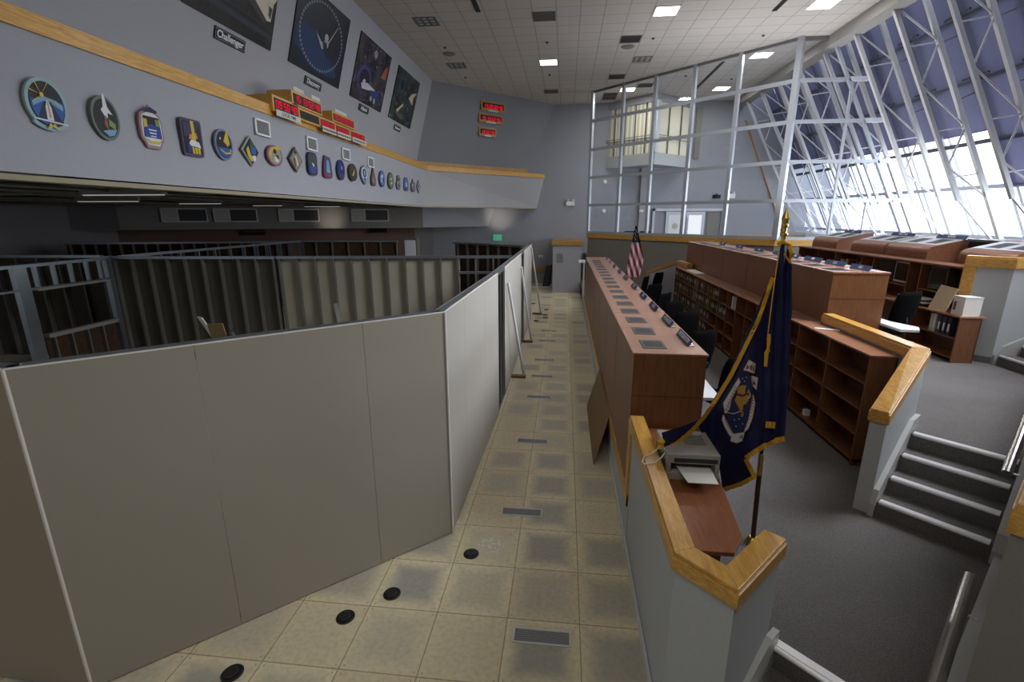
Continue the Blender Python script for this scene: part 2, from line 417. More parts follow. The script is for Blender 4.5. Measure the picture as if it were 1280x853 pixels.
# closing walls behind the viewpoint
struct(MB().add([(-24, -9, -.1), (13, -9, -.1), (13, -9, 8.6), (-24, -9, 8.6)], [(0, 1, 2, 3)]).build('wall_front', M['wall']))
struct(MB().add([(13, -9, -.1), (13, 2.0, -.1), (13, 2.0, 8.6), (13, -9, 8.6)], [(0, 1, 2, 3)]).build('wall_right_rear', M['wall']))
struct(MB().add([(7.3, 2.0, -.1), (13, 2.0, -.1), (13, 2.0, 8.8), (7.3, 2.0, 8.8)], [(0, 1, 2, 3)]).build('wall_right_return', M['wall']))
struct(MB().add([(-24, -9, 0), (13, -9, 0), (13, -2.9, 0), (-24, -2.9, 0)], [(0, 1, 2, 3)]).build('floor', M['tiles']))
struct(MB().add([(7.2, -9, HC), (7.2, 2, HC), (13, 2, HC), (13, -9, HC)], [(0, 1, 2, 3)]).build('ceiling', M['ceil']))
# ------------------------------------------------------------------ area below the band
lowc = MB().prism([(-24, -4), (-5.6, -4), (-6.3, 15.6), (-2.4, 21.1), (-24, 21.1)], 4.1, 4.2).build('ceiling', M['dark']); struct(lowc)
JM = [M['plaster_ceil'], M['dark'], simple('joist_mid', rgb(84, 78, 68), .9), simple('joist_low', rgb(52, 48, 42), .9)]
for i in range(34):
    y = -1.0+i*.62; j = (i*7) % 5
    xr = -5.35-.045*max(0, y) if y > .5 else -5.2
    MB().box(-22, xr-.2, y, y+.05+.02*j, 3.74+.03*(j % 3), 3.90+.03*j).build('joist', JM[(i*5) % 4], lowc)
for i in range(9):
    x = -7.0-i*1.6
    MB().tube([(x, -2, 3.70+.03*(i % 3)), (x-.6, 21, 3.70+.03*(i % 3))], .03+.012*(i % 3), 6).build('conduit', M['stud_dull'], lowc)
F0, F1, F2, F3 = (-4.05, YB), (-6.75, 18.9), (-17.25, 13.9), (-21.5, 12.6)
struct(MB().add([(*F0, 2.83), (*F1, 2.83), (-6.75, 18.9, 4.1), (-3.6, YB, 4.1)], [(0, 1, 2, 3)]).build('wall_fascia_back', M['wall']))
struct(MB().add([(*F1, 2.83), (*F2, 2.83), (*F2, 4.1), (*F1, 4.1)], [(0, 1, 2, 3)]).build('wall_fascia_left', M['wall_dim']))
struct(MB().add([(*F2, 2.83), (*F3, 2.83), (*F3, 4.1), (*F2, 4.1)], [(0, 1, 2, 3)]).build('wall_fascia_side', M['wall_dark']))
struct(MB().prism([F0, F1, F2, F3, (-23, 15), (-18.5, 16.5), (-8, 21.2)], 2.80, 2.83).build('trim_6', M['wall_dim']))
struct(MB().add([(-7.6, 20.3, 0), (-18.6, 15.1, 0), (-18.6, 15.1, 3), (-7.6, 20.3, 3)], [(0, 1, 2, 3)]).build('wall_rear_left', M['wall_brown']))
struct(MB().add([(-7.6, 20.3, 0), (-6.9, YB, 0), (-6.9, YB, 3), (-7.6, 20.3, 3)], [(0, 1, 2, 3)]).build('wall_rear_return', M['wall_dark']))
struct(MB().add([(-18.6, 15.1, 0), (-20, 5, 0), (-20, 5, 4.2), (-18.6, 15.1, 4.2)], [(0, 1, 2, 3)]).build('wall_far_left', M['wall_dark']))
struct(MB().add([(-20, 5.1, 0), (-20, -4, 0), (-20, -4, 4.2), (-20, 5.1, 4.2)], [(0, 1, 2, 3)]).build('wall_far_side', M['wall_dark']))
# air grilles on the fascia
fd = (Vector((*F1, 0))-Vector((*F2, 0))).normalized()
for i, (tpos, nm) in enumerate([(.80, 'nearest the corner'), (.55, 'second from the corner'), (.345, 'third from the corner'), (.19, 'fourth from the corner')]):
    c = Vector((*F2, 3.36))+fd*((Vector((*F1, 0))-Vector((*F2, 0))).length*tpos)
    mw = frame(c+Vector((.5, -1, 0)).normalized()*.02, fd, (0, 0, 1))
    r = empty('air_grille', c, 'grey supply air grille on the dark fascia, '+nm, 'vent')
    m = MB(); W, H = (.80, .27)
    m.box(-W, W, H-.05, H, 0, .04).box(-W, W, -H, -H+.05, 0, .04).box(-W, -W+.05, -H, H, 0, .04).box(W-.05, W, -H, H, 0, .04).box(-.25, -.2, -H, H, 0, .03)
    m.build('frame', flat(190, 186, 180), r, mw=mw)
    m = MB(); m.mat(M['dark_metal']).box(-.2, W-.05, -H+.05, H-.05, 0, .01); m.mat(flat(172, 168, 160)).box(-W+.05, -.25, -H+.05, H-.05, 0, .02)
    m.mat(M['dark_metal'])
    for q in range(9): m.box(-.18, W-.07, -H+.07+q*.047, -H+.085+q*.047, .01, .03)
    m.build('louvre', None, r, mw=mw)
# hanging tubes
for i, (x, y, l) in enumerate([(-10.2, 6.6, 1.5), (-9.6, 8.6, 1.2), (-9.4, 11.2, 1.0), (-6.9, 3.6, 1.4), (-8.4, 12.7, 1.3)]):
    r = empty('tube_light', (x, y, 3.62), 'slim fluorescent tube under the dark joists, %s from the near side' % ['second', 'third', 'fourth', 'first', 'fifth'][i], 'light')
    MB().box(x-l/2, x+l/2, y-.04, y+.04, 3.64, 3.76).build('housing', M['stud_dull'], r)
    MB().box(x-l/2+.03, x+l/2-.03, y-.02, y+.02, 3.625, 3.64).build('tube', M['tube'], r)

# ------------------------------------------------------------------ partition walls of studs and drywall
def wallrun(name, a, b, z1=HW, outer=None, inner=None, spacing=.406, side=1, studm=None, rail=True, gaps=(), first=1.22):
    """side=+1: drywall on the left of a->b ; studs always"""
    a = Vector((*a, 0)); b = Vector((*b, 0)); d = (b-a); Lh = d.length; d.normalize(); n = Vector((-d.y, d.x, 0))
    root = struct(empty(name, a))
    W = .10; sm = studm or M['stud_dull']
    for nm, z0, zz1 in (('bottom_track', 0, .03), ('top_track', z1-.05, z1)):
        m = MB(); m.hexa([a+n*(-W/2)+up*z0, b+n*(-W/2)+up*z0, b+n*(W/2)+up*z0, a+n*(W/2)+up*z0, a+n*(-W/2)+up*zz1, b+n*(-W/2)+up*zz1, b+n*(W/2)+up*zz1, a+n*(W/2)+up*zz1])
        if nm == 'top_track':   # U shaped: two thin lips stand above the web
            for e in (-W/2, W/2-.006):
                m.hexa([a+n*e+up*z1, b+n*e+up*z1, b+n*(e+.006)+up*z1, a+n*(e+.006)+up*z1, a+n*e+up*(z1+.01), b+n*e+up*(z1+.01), b+n*(e+.006)+up*(z1+.01), a+n*(e+.006)+up*(z1+.01)])
        m.build(nm, M['stud'] if nm == 'top_track' else sm, root)
    t = .02; i = 0
    while t < Lh:
        p = a+d*t; m = MB()
        # C-stud: web and two flanges
        m.hexa([p+n*(-W/2+.004), p+d*.004+n*(-W/2+.004), p+d*.004+n*(W/2-.004), p+n*(W/2-.004)] + [q+up*(z1-.05) for q in (p+n*(-W/2+.004), p+d*.004+n*(-W/2+.004), p+d*.004+n*(W/2-.004), p+n*(W/2-.004))])
        for e in (-W/2+.002, W/2-.006):
            q0 = p+n*e; q = [q0, q0+d*.04, q0+d*.04+n*.004, q0+n*.004]; m.hexa(q+[x+up*(z1-.05) for x in q])
        m.build('stud', sm, root); t += spacing; i += 1
    for sgn, mat in ((1, outer), (-1, inner)):
        if mat is None: continue
        e0 = sgn*(W/2+.001); e1 = sgn*(W/2+.0135); t = 0; k2 = 0
        while t < Lh-.01:
            t2 = min(Lh, t+(first if k2 == 0 else 1.22)); k2 += 1
            if not any(g0 < (t+t2)/2 < g1 for g0, g1 in gaps):
                q = [a+d*t+n*e0, a+d*(t2-.003)+n*e0, a+d*(t2-.003)+n*e1, a+d*t+n*e1]
                if sgn < 0: q.reverse()
                MB().hexa([x+up*.012 for x in q]+[x+up*z1 for x in q]).build('drywall_sheet', mat, root)
            t = t2
        if sgn > 0:
            q = [a+n*e0, b+n*e0, b+n*(e1+.001), a+n*(e1+.001)]
            MB().hexa([x+up*(z1-.001) for x in q]+[x+up*(z1+.008) for x in q]).build('top_edge', M['white'], root)
    return root
# diagonal front wall C3 -> C0, aisle wall in three stretches, left stub. the outer face is on the right side
C0 = (-1.33, 1.06); C3 = (-3.52, -.955)
dd = Vector((C0[0]-C3[0], C0[1]-C3[1])).normalized(); nn = Vector((-dd.y, dd.x))
off = .064
wallrun('wall_partition_front', (C0[0]+nn.x*off, C0[1]+nn.y*off), (C3[0]+nn.x*off, C3[1]+nn.y*off), outer=simple('drywall_front_shaded', rgb(156, 151, 138), .85, var=.04, sc=1.1), studm=M['stud_dull'], first=.80)  # same drywall in a darker tone, the front's shade put into the colour
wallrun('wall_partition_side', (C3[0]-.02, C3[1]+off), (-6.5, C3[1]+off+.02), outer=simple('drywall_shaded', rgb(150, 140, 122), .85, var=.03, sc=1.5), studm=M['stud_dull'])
XA = -1.262-off
wallrun('wall_partition_aisle', (XA, 4.32), (C0[0]-off, 1.075), inner=None, outer=M['drywall'], spacing=.6)
wallrun('wall_partition_aisle', (XA, 5.20), (XA, 4.35), outer=None, spacing=.41, studm=M['stud'])
wallrun('wall_partition_aisle', (XA, 8.56), (XA, 5.22), outer=M['drywall'], spacing=.6)
wallrun('wall_partition_aisle', (XA, 9.40), (XA, 8.60), outer=None, spacing=.39, studm=M['stud'])
wallrun('wall_partition_aisle', (XA, 12.3), (XA, 9.42), outer=M['drywall'], spacing=.6)
# joint compound line and corner bead
corner = MB(); corner.box(C0[0]-.004, C0[0]+.012, C0[1]-.012, C0[1]+.006, .01, HW+.004)
struct(corner.build('trim_7', M['white'], bevel=.003))
struct(MB().box(C3[0]-.008, C3[0]+.008, C3[1]-.012, C3[1]+.004, .01, HW+.002).build('trim_8', M['paper_edge'], bevel=.002))
# cross walls inside the enclosure
wallrun('wall_partition_cross', (-1.40, 7.80), (-6.72, 7.06), outer=None, inner=M['back_board'], spacing=.406, gaps=((0, 1.23),))
struct(MB().bar((-1.4, 7.80, 2.05), (-2.6, 7.63, 2.05), .08, .05).build('trim_26', M['stud']))
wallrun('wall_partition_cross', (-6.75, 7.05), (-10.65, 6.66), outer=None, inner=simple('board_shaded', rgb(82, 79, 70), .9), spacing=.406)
wallrun('wall_partition_rear', (-6.45, 14.45), (-10.0, 14.1), inner=M['osb'], spacing=.61)
wallrun('wall_partition_rear', (-1.5, 11.66), (-4.1, 13.6), inner=M['osb'], spacing=.5)
wallrun('wall_partition_left', (-10.1, 14.1), (-10.5, 6.9), spacing=.61, studm=M['stud'], inner=None)
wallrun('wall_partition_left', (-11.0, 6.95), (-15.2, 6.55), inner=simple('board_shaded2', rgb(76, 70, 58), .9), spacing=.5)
wallrun('wall_partition_far', (-10.2, 13.5), (-17.4, 11.8), inner=M['osb'], spacing=.4)
# left wall with a framed window opening
r = struct(empty('wall_partition_window', (-10.5, 4.4, 0)))
def rb(nm, a, b, w=.09, h=.05, mt=None): MB().bar(a, b, w, h).build(nm, mt or M['stud'], r)
XL = -10.5
MB().box(XL-.05, XL+.05, 3.0, 6.6, HW-.06, HW).build('top_track', M['stud'], r)
MB().box(XL-.05, XL+.05, 3.0, 6.6, HW-.50, HW-.46).build('header_rail', M['stud'], r)
MB().box(XL-.06, XL+.06, 4.95, 6.5, .95, 1.03).build('sill_rail', M['wall_dim'], r)
MB().box(XL-.06, XL+.06, 4.95, 6.5, 1.90, 1.95).build('opening_head', M['wall_dim'], r)
for y in (4.62, 6.5):
    MB().box(XL-.06, XL+.06, y, y+.22 if y < 5 else y+.12, 0, HW-.02).build('jamb_post', M['stud'], r)
for y in (3.3, 3.9, 5.0, 5.35, 5.7, 6.05, 6.35): MB().box(XL-.045, XL+.045, y, y+.035, HW-.48, HW-.05).build('cripple_stud', M['stud'], r)
for y in (5.05, 5.4, 5.75, 6.1): MB().box(XL-.045, XL+.045, y, y+.035, 0, .95).build('cripple_stud', M['stud_dull'], r)
MB().box(XL-.065, XL-.05, 4.95, 6.5, 0, .95).build('chipboard_panel', M['osb'], r)
# offcuts leaning inside
def plank(nm, a, b, w, h, mt, lb, cat): return tag(MB().bar(a, b, w, h).build(nm, mt), lb, cat)
plank('drywall_offcut', (-5.55, 4.2, .03), (-5.90, 3.5, 1.78), .14, .02, M['paper_edge'], 'pale drywall strip leaning inside the enclosure, taller one', 'offcut')
plank('cardboard_offcut', (-5.55, 3.75, .03), (-5.66, 3.5, 1.68), .26, .02, simple('card', rgb(140, 116, 86), .8), 'brown board offcut standing inside the enclosure beside the white strip', 'offcut')
plank('metal_offcut', (-5.2, 3.9, .03), (-5.40, 3.5, 1.56), .06, .04, M['stud'], 'shiny short steel stud offcut leaning inside the enclosure', 'offcut')
plank('metal_offcut', (-4.80, 6.2, .02), (-5.33, 6.88, 1.40), .10, .05, M['stud_dull'], 'grey metal channel offcut leaning against the cross wall studs', 'offcut')
# boxes beyond, seen over the top
r = empty('electrical_cabinet', (-6.2, 15.1, 0), 'light grey electrical cabinet standing beyond the stud walls', 'cabinet')
B('cabinet_body', M['stud_dull'], -6.45, -5.9, 15.05, 15.4, 0, 2.5, r); B('cabinet_door', flat(200, 200, 206), -6.38, -5.95, 15.03, 15.05, 1.2, 2.42, r)
B('cabinet_cover', flat(190, 190, 196), -6.30, -5.95, 15.02, 15.05, .6, 1.14, r)
r = empty('wall_monitor', (-9.0, 19.6, 2.5), 'dark flat screen on the back wall under the fascia', 'screen')
mw = frame((-9.15, 19.50, 2.68), fd, (0, 0, 1))
MB().box(-.4, .4, -.13, .13, 0, .10).build('screen_body', M['black'], r, mw=mw); MB().box(-.37, .37, -.10, .10, .10, .105).build('glass', M['screen'], r, mw=mw)
r = empty('sign_box', (-14.6, 16.6, 2.6), 'red lettered dark sign box on the back wall under the left fascia', 'sign')
mw = frame((-14.0, 17.22, 2.66), fd, (0, 0, 1)); MB().box(-.45, .45, -.16, .16, 0, .12).build('case', flat(40, 14, 14), r, mw=mw); MB().box(-.40, .40, .0, .04, .12, .125).build('red_bar', flat(150, 30, 24), r, mw=mw)

# braces by the aisle wall
for i, (t, bpt, w) in enumerate([((-1.225, 5.40, 2.14), (-.99, 6.3, 0), .06), ((-1.225, 8.15, 2.14), (-1.04, 9.25, 0), .06), ((-1.225, 11.6, 2.38), (-.97, 13.1, 0), .07)]):
    o = tag(MB().bar(t, bpt, .035, w).build('wall_brace', flat(196, 196, 200) if i < 2 else flat(190, 180, 168)), 'slim pale brace leaning on the aisle side of the drywall, %s from the camera' % ['nearest', 'second', 'third'][i], 'brace')
    tag(B('brace_block', M['hard'], bpt[0]-.30, bpt[0]+.03, bpt[1]-.06, bpt[1]+.06, 0, .05), 'wooden foot block on the floor at the %s wall brace' % ['nearest', 'second', 'third'][i], 'block')

# ------------------------------------------------------------------ floor fittings
gr = None
for i, y in enumerate([-.16, 1.68, 3.50, 5.35, 6.57, 7.78, 9.6, 10.8]):
    c = (-.31, y, 0); lb = 'long louvred floor vent in the tile aisle, %s from the camera' % ['nearest', 'second', 'third', 'fourth', 'fifth', 'sixth', 'seventh', 'eighth'][i]
    if i == 0:
        gr = empty('floor_vent', c, lb, 'vent', 'floor vents along the aisle')
        m = MB(); W, D = .235, .075
        m.box(c[0]-W, c[0]+W, y-D, y-D+.014, .001, .006).box(c[0]-W, c[0]+W, y+D-.014, y+D, .001, .006).box(c[0]-W, c[0]-W+.014, y-D, y+D, .001, .006).box(c[0]+W-.014, c[0]+W, y-D, y+D, .001, .006)
        m.build('frame', flat(205, 205, 205), gr)
        B('grille_base', M['dark'], c[0]-W+.01, c[0]+W-.01, y-D+.01, y+D-.01, .0006, .002, gr)
        m = MB()
        for q in range(9): m.box(c[0]-W+.016, c[0]+W-.016, y-D+.018+q*.0135, y-D+.024+q*.0135, .002, .005)
        m.build('slat', flat(165, 168, 172), gr)
    else: copytree(gr, c, 0, lb)
for i, (x, y) in enumerate([(-2.60, -.73), (-1.986, -.14), (-1.682, .155), (-1.069, .755)]):
    r = empty('cable_grommet', (x, y, 0), 'round black cable cap in the floor tiles, %s from the left' % ['first', 'second', 'third', 'fourth'][i], 'cable cap', 'round black floor caps')
    MB().lathe([(.078, .001), (.078, .006), (.07, .012), (.058, .013), (.0, .013)], (x, y, 0), 24).build('rim', M['black'], r)
    MB().lathe([(.052, .013), (.052, .02), (.045, .024), (.0, .024)], (x-.006, y-.004, 0), 20).build('lid', flat(34, 34, 36), r)
for i, (x, y) in enumerate([(-1.37, 15.2), (-.83, 13.0), (-.79, 12.55), (-1.08, 12.0), (-.82, 14.0)]):
    tag(MB().lathe([(.09, .001), (.09, .01), (.0, .012)], (x, y, 0), 12).build('cable_grommet', M['black']), 'small black floor cap in the far aisle, one of the distant cluster', 'cable cap', 'far floor caps')

# ------------------------------------------------------------------ low wall, console row one
m = MB().box(.50, .64, 1.05, 15.5, 0, .44); struct(m.build('wall_low', M['wall_white']))
struct(B('trim_9', M['oak'], .485, .62, 1.10, 13.2, .43, .56, bevel=.003))
struct(B('baseboard_low', flat(196, 200, 200), .485, .50, -.78, 15.5, 0, .07))
PATH1 = [(.48, 1.24), (.48, -.80), (.765, -1.09), (1.215, -.61)]
m = MB(); strip(m, [(.505, 1.20), (.505, -.79), (.765, -1.055), (1.19, -.60)], 0, .115, 0, 1.27)
struct(m.build('wall_half_front', M['wall_white']))
cap('trim_10', PATH1, .155, 1.38)
struct(B('trim_11', M['oak'], .482, .52, 1.10, 1.24, .43, 1.36, bevel=.003))
# console one
r = empty('control_console', (.5, 1.34, Z1), 'long brown laminate control console beside the tile aisle with rows of square vents on top', 'console')
m = MB(); m.box(.505, 1.21, 1.345, 12.9, .565, 1.985); m.build('console_body', M['wood'], r)
B('console_top', M['wood_top_sheen'], .495, 1.22, 1.335, 12.91, 1.985, 2.005, r, .003)
m = MB()
for y in (2.9, 4.5, 6.1, 7.7, 9.3, 10.9): m.box(.5035, .506, y, y+.006, .57, 1.98)
m.box(.505, 1.21, 1.342, 1.346, 1.55, 1.556)
m.build('panel_seam', M['wood_dark'], r)
for i in range(17):
    y = 1.69+i*.615
    if y > 12.5: break
    m = MB(); m.mat(M['dark_metal']).box(.62, .86, y-.17, y+.17, 2.005, 2.010)
    m.mat(M['black'])
    for q in range(7): m.box(.66+q*.026, .672+q*.026, y-.09, y+.09, 2.010, 2.013)
    m.build('top_vent', None, r)
B('console_plinth', M['black'], .52, 1.19, 1.37, 12.8, Z1, .57, r)
# desk shelf of the console on the seat side
tag(B('console_worktop', M['desk_white'], 1.215, 1.64, 2.1, 12.7, 1.24, 1.275), 'white worktop running along the seat side of the front console', 'worktop')
# near low counter with the printer
r = empty('side_counter', (.8, 0, Z1), 'brown laminate side counter inside the oak capped half wall', 'counter')
m = MB(); m.prism([(.64, 1.3), (.64, -.50), (.70, -.56), (.93, -.56), (1.04, -.38), (1.13, .6), (1.13, 1.3)], 1.19, 1.222); m.build('counter_top', M['wood_top_sheen'] if False else wood('counter_laminate', rgb(118, 72, 46), rgb(140, 88, 58), .35, (10, .7, 1)), r, .003)
m = MB(); m.prism([(.66, 1.3), (.66, -.44), (.80, -.50), (.90, -.42), (1.0, .5), (1.0, 1.3)], Z1, 1.19); m.build('counter_base', M['wood_dark'], r)
# printer
r = empty('printer', (.88, .5, 1.222), 'beige desktop printer with a sheet in its tray on the side counter', 'printer')
pz = 1.223
m = MB(); m.box(.66, 1.08, .30, .76, pz, pz+.075); m.box(.66, 1.08, .36, .76, pz+.075, pz+.15); m.box(.66, 1.08, .30, .76, pz+.15, pz+.235)
m.box(.66, .70, .30, .40, pz+.075, pz+.15).box(1.05, 1.08, .30, .40, pz+.075, pz+.15)
m.build('casing', M['printer'], r, .008)
B('paper_slot', M['printer_dark'], .72, 1.06, .296, .302, pz+.165, pz+.20, r)
B('tray_recess', M['printer_dark'], .71, 1.03, .352, .362, pz+.078, pz+.148, r)
m = MB()
for q in range(9): m.box(.84, 1.02, .48+q*.022, .49+q*.022, pz+.235, pz+.238)
m.build('top_vent_slots', flat(110, 110, 106), r)
tag(MB().hexa([(.75, .36, pz+.10), (1.02, .36, pz+.10), (1.03, .14, pz+.075), (.80, .14, pz+.075), (.75, .36, pz+.104), (1.02, .36, pz+.104), (1.03, .14, pz+.079), (.80, .14, pz+.079)]).build('paper_sheet', M['paper']), 'white paper sheet sticking out of the printer', 'paper')

# placards
def placard(c, du, txt, lb, W=.30, group=None, fs=.062):
    """c = centre of its base, du = reading direction"""
    du = Vector(du).normalized(); r = empty('name_placard', c, lb, 'name plate', group)
    nrm = up.cross(du)  # back direction
    tilt = (up*.85+nrm*.55).normalized()
    mw = frame(Vector(c)+up*.002, du, tilt)
    MB().box(-W/2, W/2, 0, .078, -.004, .004).build('plate', M['placard'], r, .0015, mw=mw)
    b = Vector(c); q = [b-du*(W/2)+nrm*.0, b+du*(W/2), b+du*(W/2)+nrm*.07, b-du*(W/2)+nrm*.07]
    MB().hexa(q+[x+up*.006 for x in q]).build('foot', M['steel'], r)
    mt = frame(Vector(c)+tilt*.04+up*.002, du, tilt); mt.translation = mt.translation+(mt.col[2].xyz*.005)
    text(txt, 'lettering', M['text_white'], mt, fs, r, .0015, xs=1.0)
    return r
ordn = ['nearest', 'second', 'third', 'fourth', 'fifth', 'sixth', 'seventh', 'eighth', 'ninth', 'tenth']
names1 = ['INTG', 'HYDRAULICS', 'ECLSS', 'INST', 'NAV', 'DPS', 'APU', 'EPD', 'OMS', 'GLS']
for i, (y0, y1) in enumerate([(1.58, 2.22), (2.5, 3.08), (3.46, 4.1), (4.42, 5.1), (5.56, 6.15), (6.9, 7.5), (8.1, 8.7), (9.4, 9.9), (10.7, 11.1), (11.9, 12.3)]):
    placard((1.09, (y0+y1)/2, 2.006), (0, -1, 0), 'INTEGRATION' if i == 0 else names1[i], 'blue name placard with white lettering on the front console, %s from the camera' % ordn[i], W=min(.55, (y1-y0)*.92), fs=.066)

# leaning board
q = [(.26, 2.72, .001), (.262, 4.86, .001), (.476, 5.11, .62), (.476, 3.09, .56)]
q2 = [(x+.012, y, z+.004) for x, y, z in q]
tag(MB().hexa(q+q2).build('hardboard_sheet', M['hard']), 'brown hardboard sheet leaning against the console base in the aisle', 'board')

# far boxed projection and small things by it
struct(B('wall_box_far', M['wall'], -.72, .52, 18.15, YB, 0, 2.08)); struct(B('trim_12', M['oak_dim'], -.78, .60, 18.08, YB, 2.08, 2.24, bevel=.003))
r = empty('access_panel', (-.3, 18.14, 1.6), 'small square access panel on the boxed wall at the aisle end', 'panel')
B('panel_door', M['wall_dim'], -.55, -.28, 18.12, 18.15, 1.35, 1.72, r); B('latch', M['dark_metal'], -.33, -.30, 18.115, 18.12, 1.52, 1.56, r)
struct(B('trim_13', M['oak_dim'], -3.2, -.72, 21.08, 21.15, .62, .80))
for i, x in enumerate([-2.1, -1.4]):
    r = empty('wall_outlet', (x, 21.12, 1.35), 'pale wall outlet plate on the far wall, %s one' % ['left', 'right'][i], 'outlet')
    B('plate', M['white'], x-.1, x+.1, 21.11, 21.15, 1.3, 1.42, r); B('socket', M['dark_metal'], x-.03, x+.03, 21.10, 21.11, 1.33, 1.39, r)
tag(MB().hexa([(-1.25, 20.0, 0), (-.95, 20.0, 0), (-.9, 20.1, 0), (-1.2, 20.1, 0), (-1.1, 20.5, .95), (-.85, 20.5, 1.0), (-.8, 20.6, 1.0), (-1.05, 20.6, .95)]).build('folded_cart', M['black']), 'dark folded cart leaning against the far wall beside the boxed projection', 'cart')
tag(MB().tube([(-2.05, 20.6, 0), (-1.95, 20.7, 1.2)], .05, 8).build('yellow_level', flat(150, 140, 50)), 'yellow tool leaning on the far wall behind the last brace', 'tool')
tag(MB().box(-1.9, -.9, 19.6, 19.75, 0, .04).build('floor_offcut', M['paper_edge']), 'pale strip lying on the floor by the far wall', 'offcut')
r = empty('wall_sensor', (.42, 13.6, 1.5), 'small white boxed sensor at the far end of the front console', 'sensor')
B('sensor_head', M['white'], .28, .50, 13.3, 13.5, 1.78, 1.86, r); B('sensor_stem', M['white'], .44, .49, 13.35, 13.45, .44, 1.78, r)
# emergency lights
def emlight(x, y, z, lb):
    r = empty('emergency_light', (x, y, z), lb, 'emergency light')
    B('housing', M['white'], x-.2, x+.2, y-.12, y, z-.13, z+.08, r, .01)
    for s_ in (-1, 1): MB().lathe([(.03, 0), (.075, .05), (.075, .09), (.0, .09)], (x+s_*.12, y-.06, z+.08), 12).build('lamp_head', M['frame_white'], r, smooth=False)
emlight(0.0, YB, 3.93, 'white twin head emergency light on the grey wall left of the glass partition')
r = empty('exit_sign', (-3.62, YB, 2.2), 'green glowing exit sign on the far wall above the stud walls', 'sign')
B('sign_box', M['green'], -3.8, -3.38, YB-.10, YB, 2.13, 2.42, r); text('EXIT', 'lettering', M['white'], frame((-3.59, YB-.105, 2.275), (1, 0, 0), (0, 0, 1)), .17, r, .002)

# ------------------------------------------------------------------ steps and their walls
zr = .15
def stairs(tag_, s0, d0, d1, z0, n, ds, send, nosing=True, sgn=1, first=0):
    r = struct(empty(tag_, (*sd(s0, d0), z0)))
    for q in range(n):
        s = s0+q*ds
        MB().prism([sd(s, d0), sd(s, d1), sd(send, d1), sd(send, d0)], z0 if q == 0 else z0+zr*q-.02, z0+zr*(q+1)-.004).build('step', M['carpet'], r)
        a = Vector((*sd(s+.012, d0+.03), z0+zr*(q+1)-.004)); b = Vector((*sd(s+.012, d1-.03), z0+zr*(q+1)-.004))
        m = MB(); m.tube([a, b], .021, 10); m.bar(a+Vector((*sd(.04, 0), .010)), b+Vector((*sd(.04, 0), .010)), .05, .008); m.build('nosing', M['nosing'], r)
    return r
stairs('trim_14', 3.845, 1.76, 2.90, Z1, 4, .402, 5.06)
# lower steps going down from the first level towards the aisle side
r = struct(empty('trim_15', (*sd(.64, 1.8), 0)))
for q in range(3):
    s = .64-.402*q; z = Z1-.15*q
    if q: MB().prism([sd(s, 1.79), sd(s, 2.95), sd(s+.42, 2.95), sd(s+.42, 1.79)], 0, z).build('step', M['carpet'], r)
    a = Vector((*sd(s+.01, 1.80), z)); b = Vector((*sd(s+.01, 2.93), z)); MB().tube([a, b], .018, 10).bar(a+Vector((.03, .03, .016)), b+Vector((.03, .03, .016)), .06, .008).build('nosing', M['nosing'], r)
def slopeboard(name, d0, d1, pts, mat):
    P = [(*sd(s, d0), z) for s, z in pts]+[(*sd(s, d1), z) for s, z in pts]; n = len(pts)
    fs = [tuple(range(n)), tuple(range(2*n-1, n-1, -1))]+[(i, n+i, n+(i+1) % n, (i+1) % n) for i in range(n)]
    return struct(MB().add(P, fs).build(name, mat))
BW = flat(176, 178, 174)
slopeboard('baseboard_steps_left', 1.70, 1.765, [(3.78, Z1), (3.78, Z1+.13), (3.86, .80), (5.1, 1.27), (5.45, 1.27), (5.45, Z1)], BW)
slopeboard('baseboard_steps_right', 2.90, 3.065, [(3.78, Z1), (3.78, .66), (3.86, .80), (5.1, 1.27), (9, 1.27), (9, Z1)], BW)
slopeboard('baseboard_landing', 2.93, 3.065, [(.6, Z1), (.6, .62), (3.80, .62), (3.80, Z1)], BW)
slopeboard('baseboard_lower_left', 1.79, 1.85, [(-.6, .1), (-.6, .22), (.55, .66), (.70, .66), (.70, .3)], BW)
# half wall on the left of the steps
m = MB(); strip(m, [sd(3.83, 1.52), (3.42, 1.90), (3.42, 3.68)], 0, -.13, [.5, .5, .5], [1.475, 1.885, 1.885]); struct(m.build('wall_half_steps', M['wall_white']))
cap('trim_16', [sd(3.80, 1.495), (3.40, 1.905), (3.40, 3.69)], -.165, [1.59, 2.0, 2.0])
# right wall with end face
m = MB(); strip(m, [sd(9, 3.06), sd(.42, 3.06), sd(.42, 5.2)], 0, .5, 0, 2.0); struct(m.build('wall_right_front', M['wall_dim']))
cap('trim_17', [sd(9, 3.037), sd(.40, 3.037), sd(.40, 5.2)], .5, 2.135, th=.14)
# handrails
def rail(a, b, br, lb):
    r = empty('handrail', a, lb, 'handrail')
    a = Vector(a); b = Vector(b); MB().tube([a, b], .033, 16).build('rail_tube', M['steel'], r, smooth=False)
    for t in br:
        p = a.lerp(b, t); MB().tube([p, p+Vector((.02, -.02, -.06)), p+Vector((.05, -.05, -.06))], .008, 8).build('bracket', M['steel'], r)
rail((2.08, -.83, 1.38), (1.38, -1.57, 1.05), (.18, .8), 'stainless steel handrail of the lower steps by the right wall')
rail((3.21, .36, 1.40), (4.1, 1.25, 1.88), (.08, .9), 'stainless steel handrail beside the upper carpeted steps')
# riser wall between levels
struct(B('wall_riser', M['wall_dark'], 3.40, 3.46, 3.6, 12.0, Z1, 1.84))

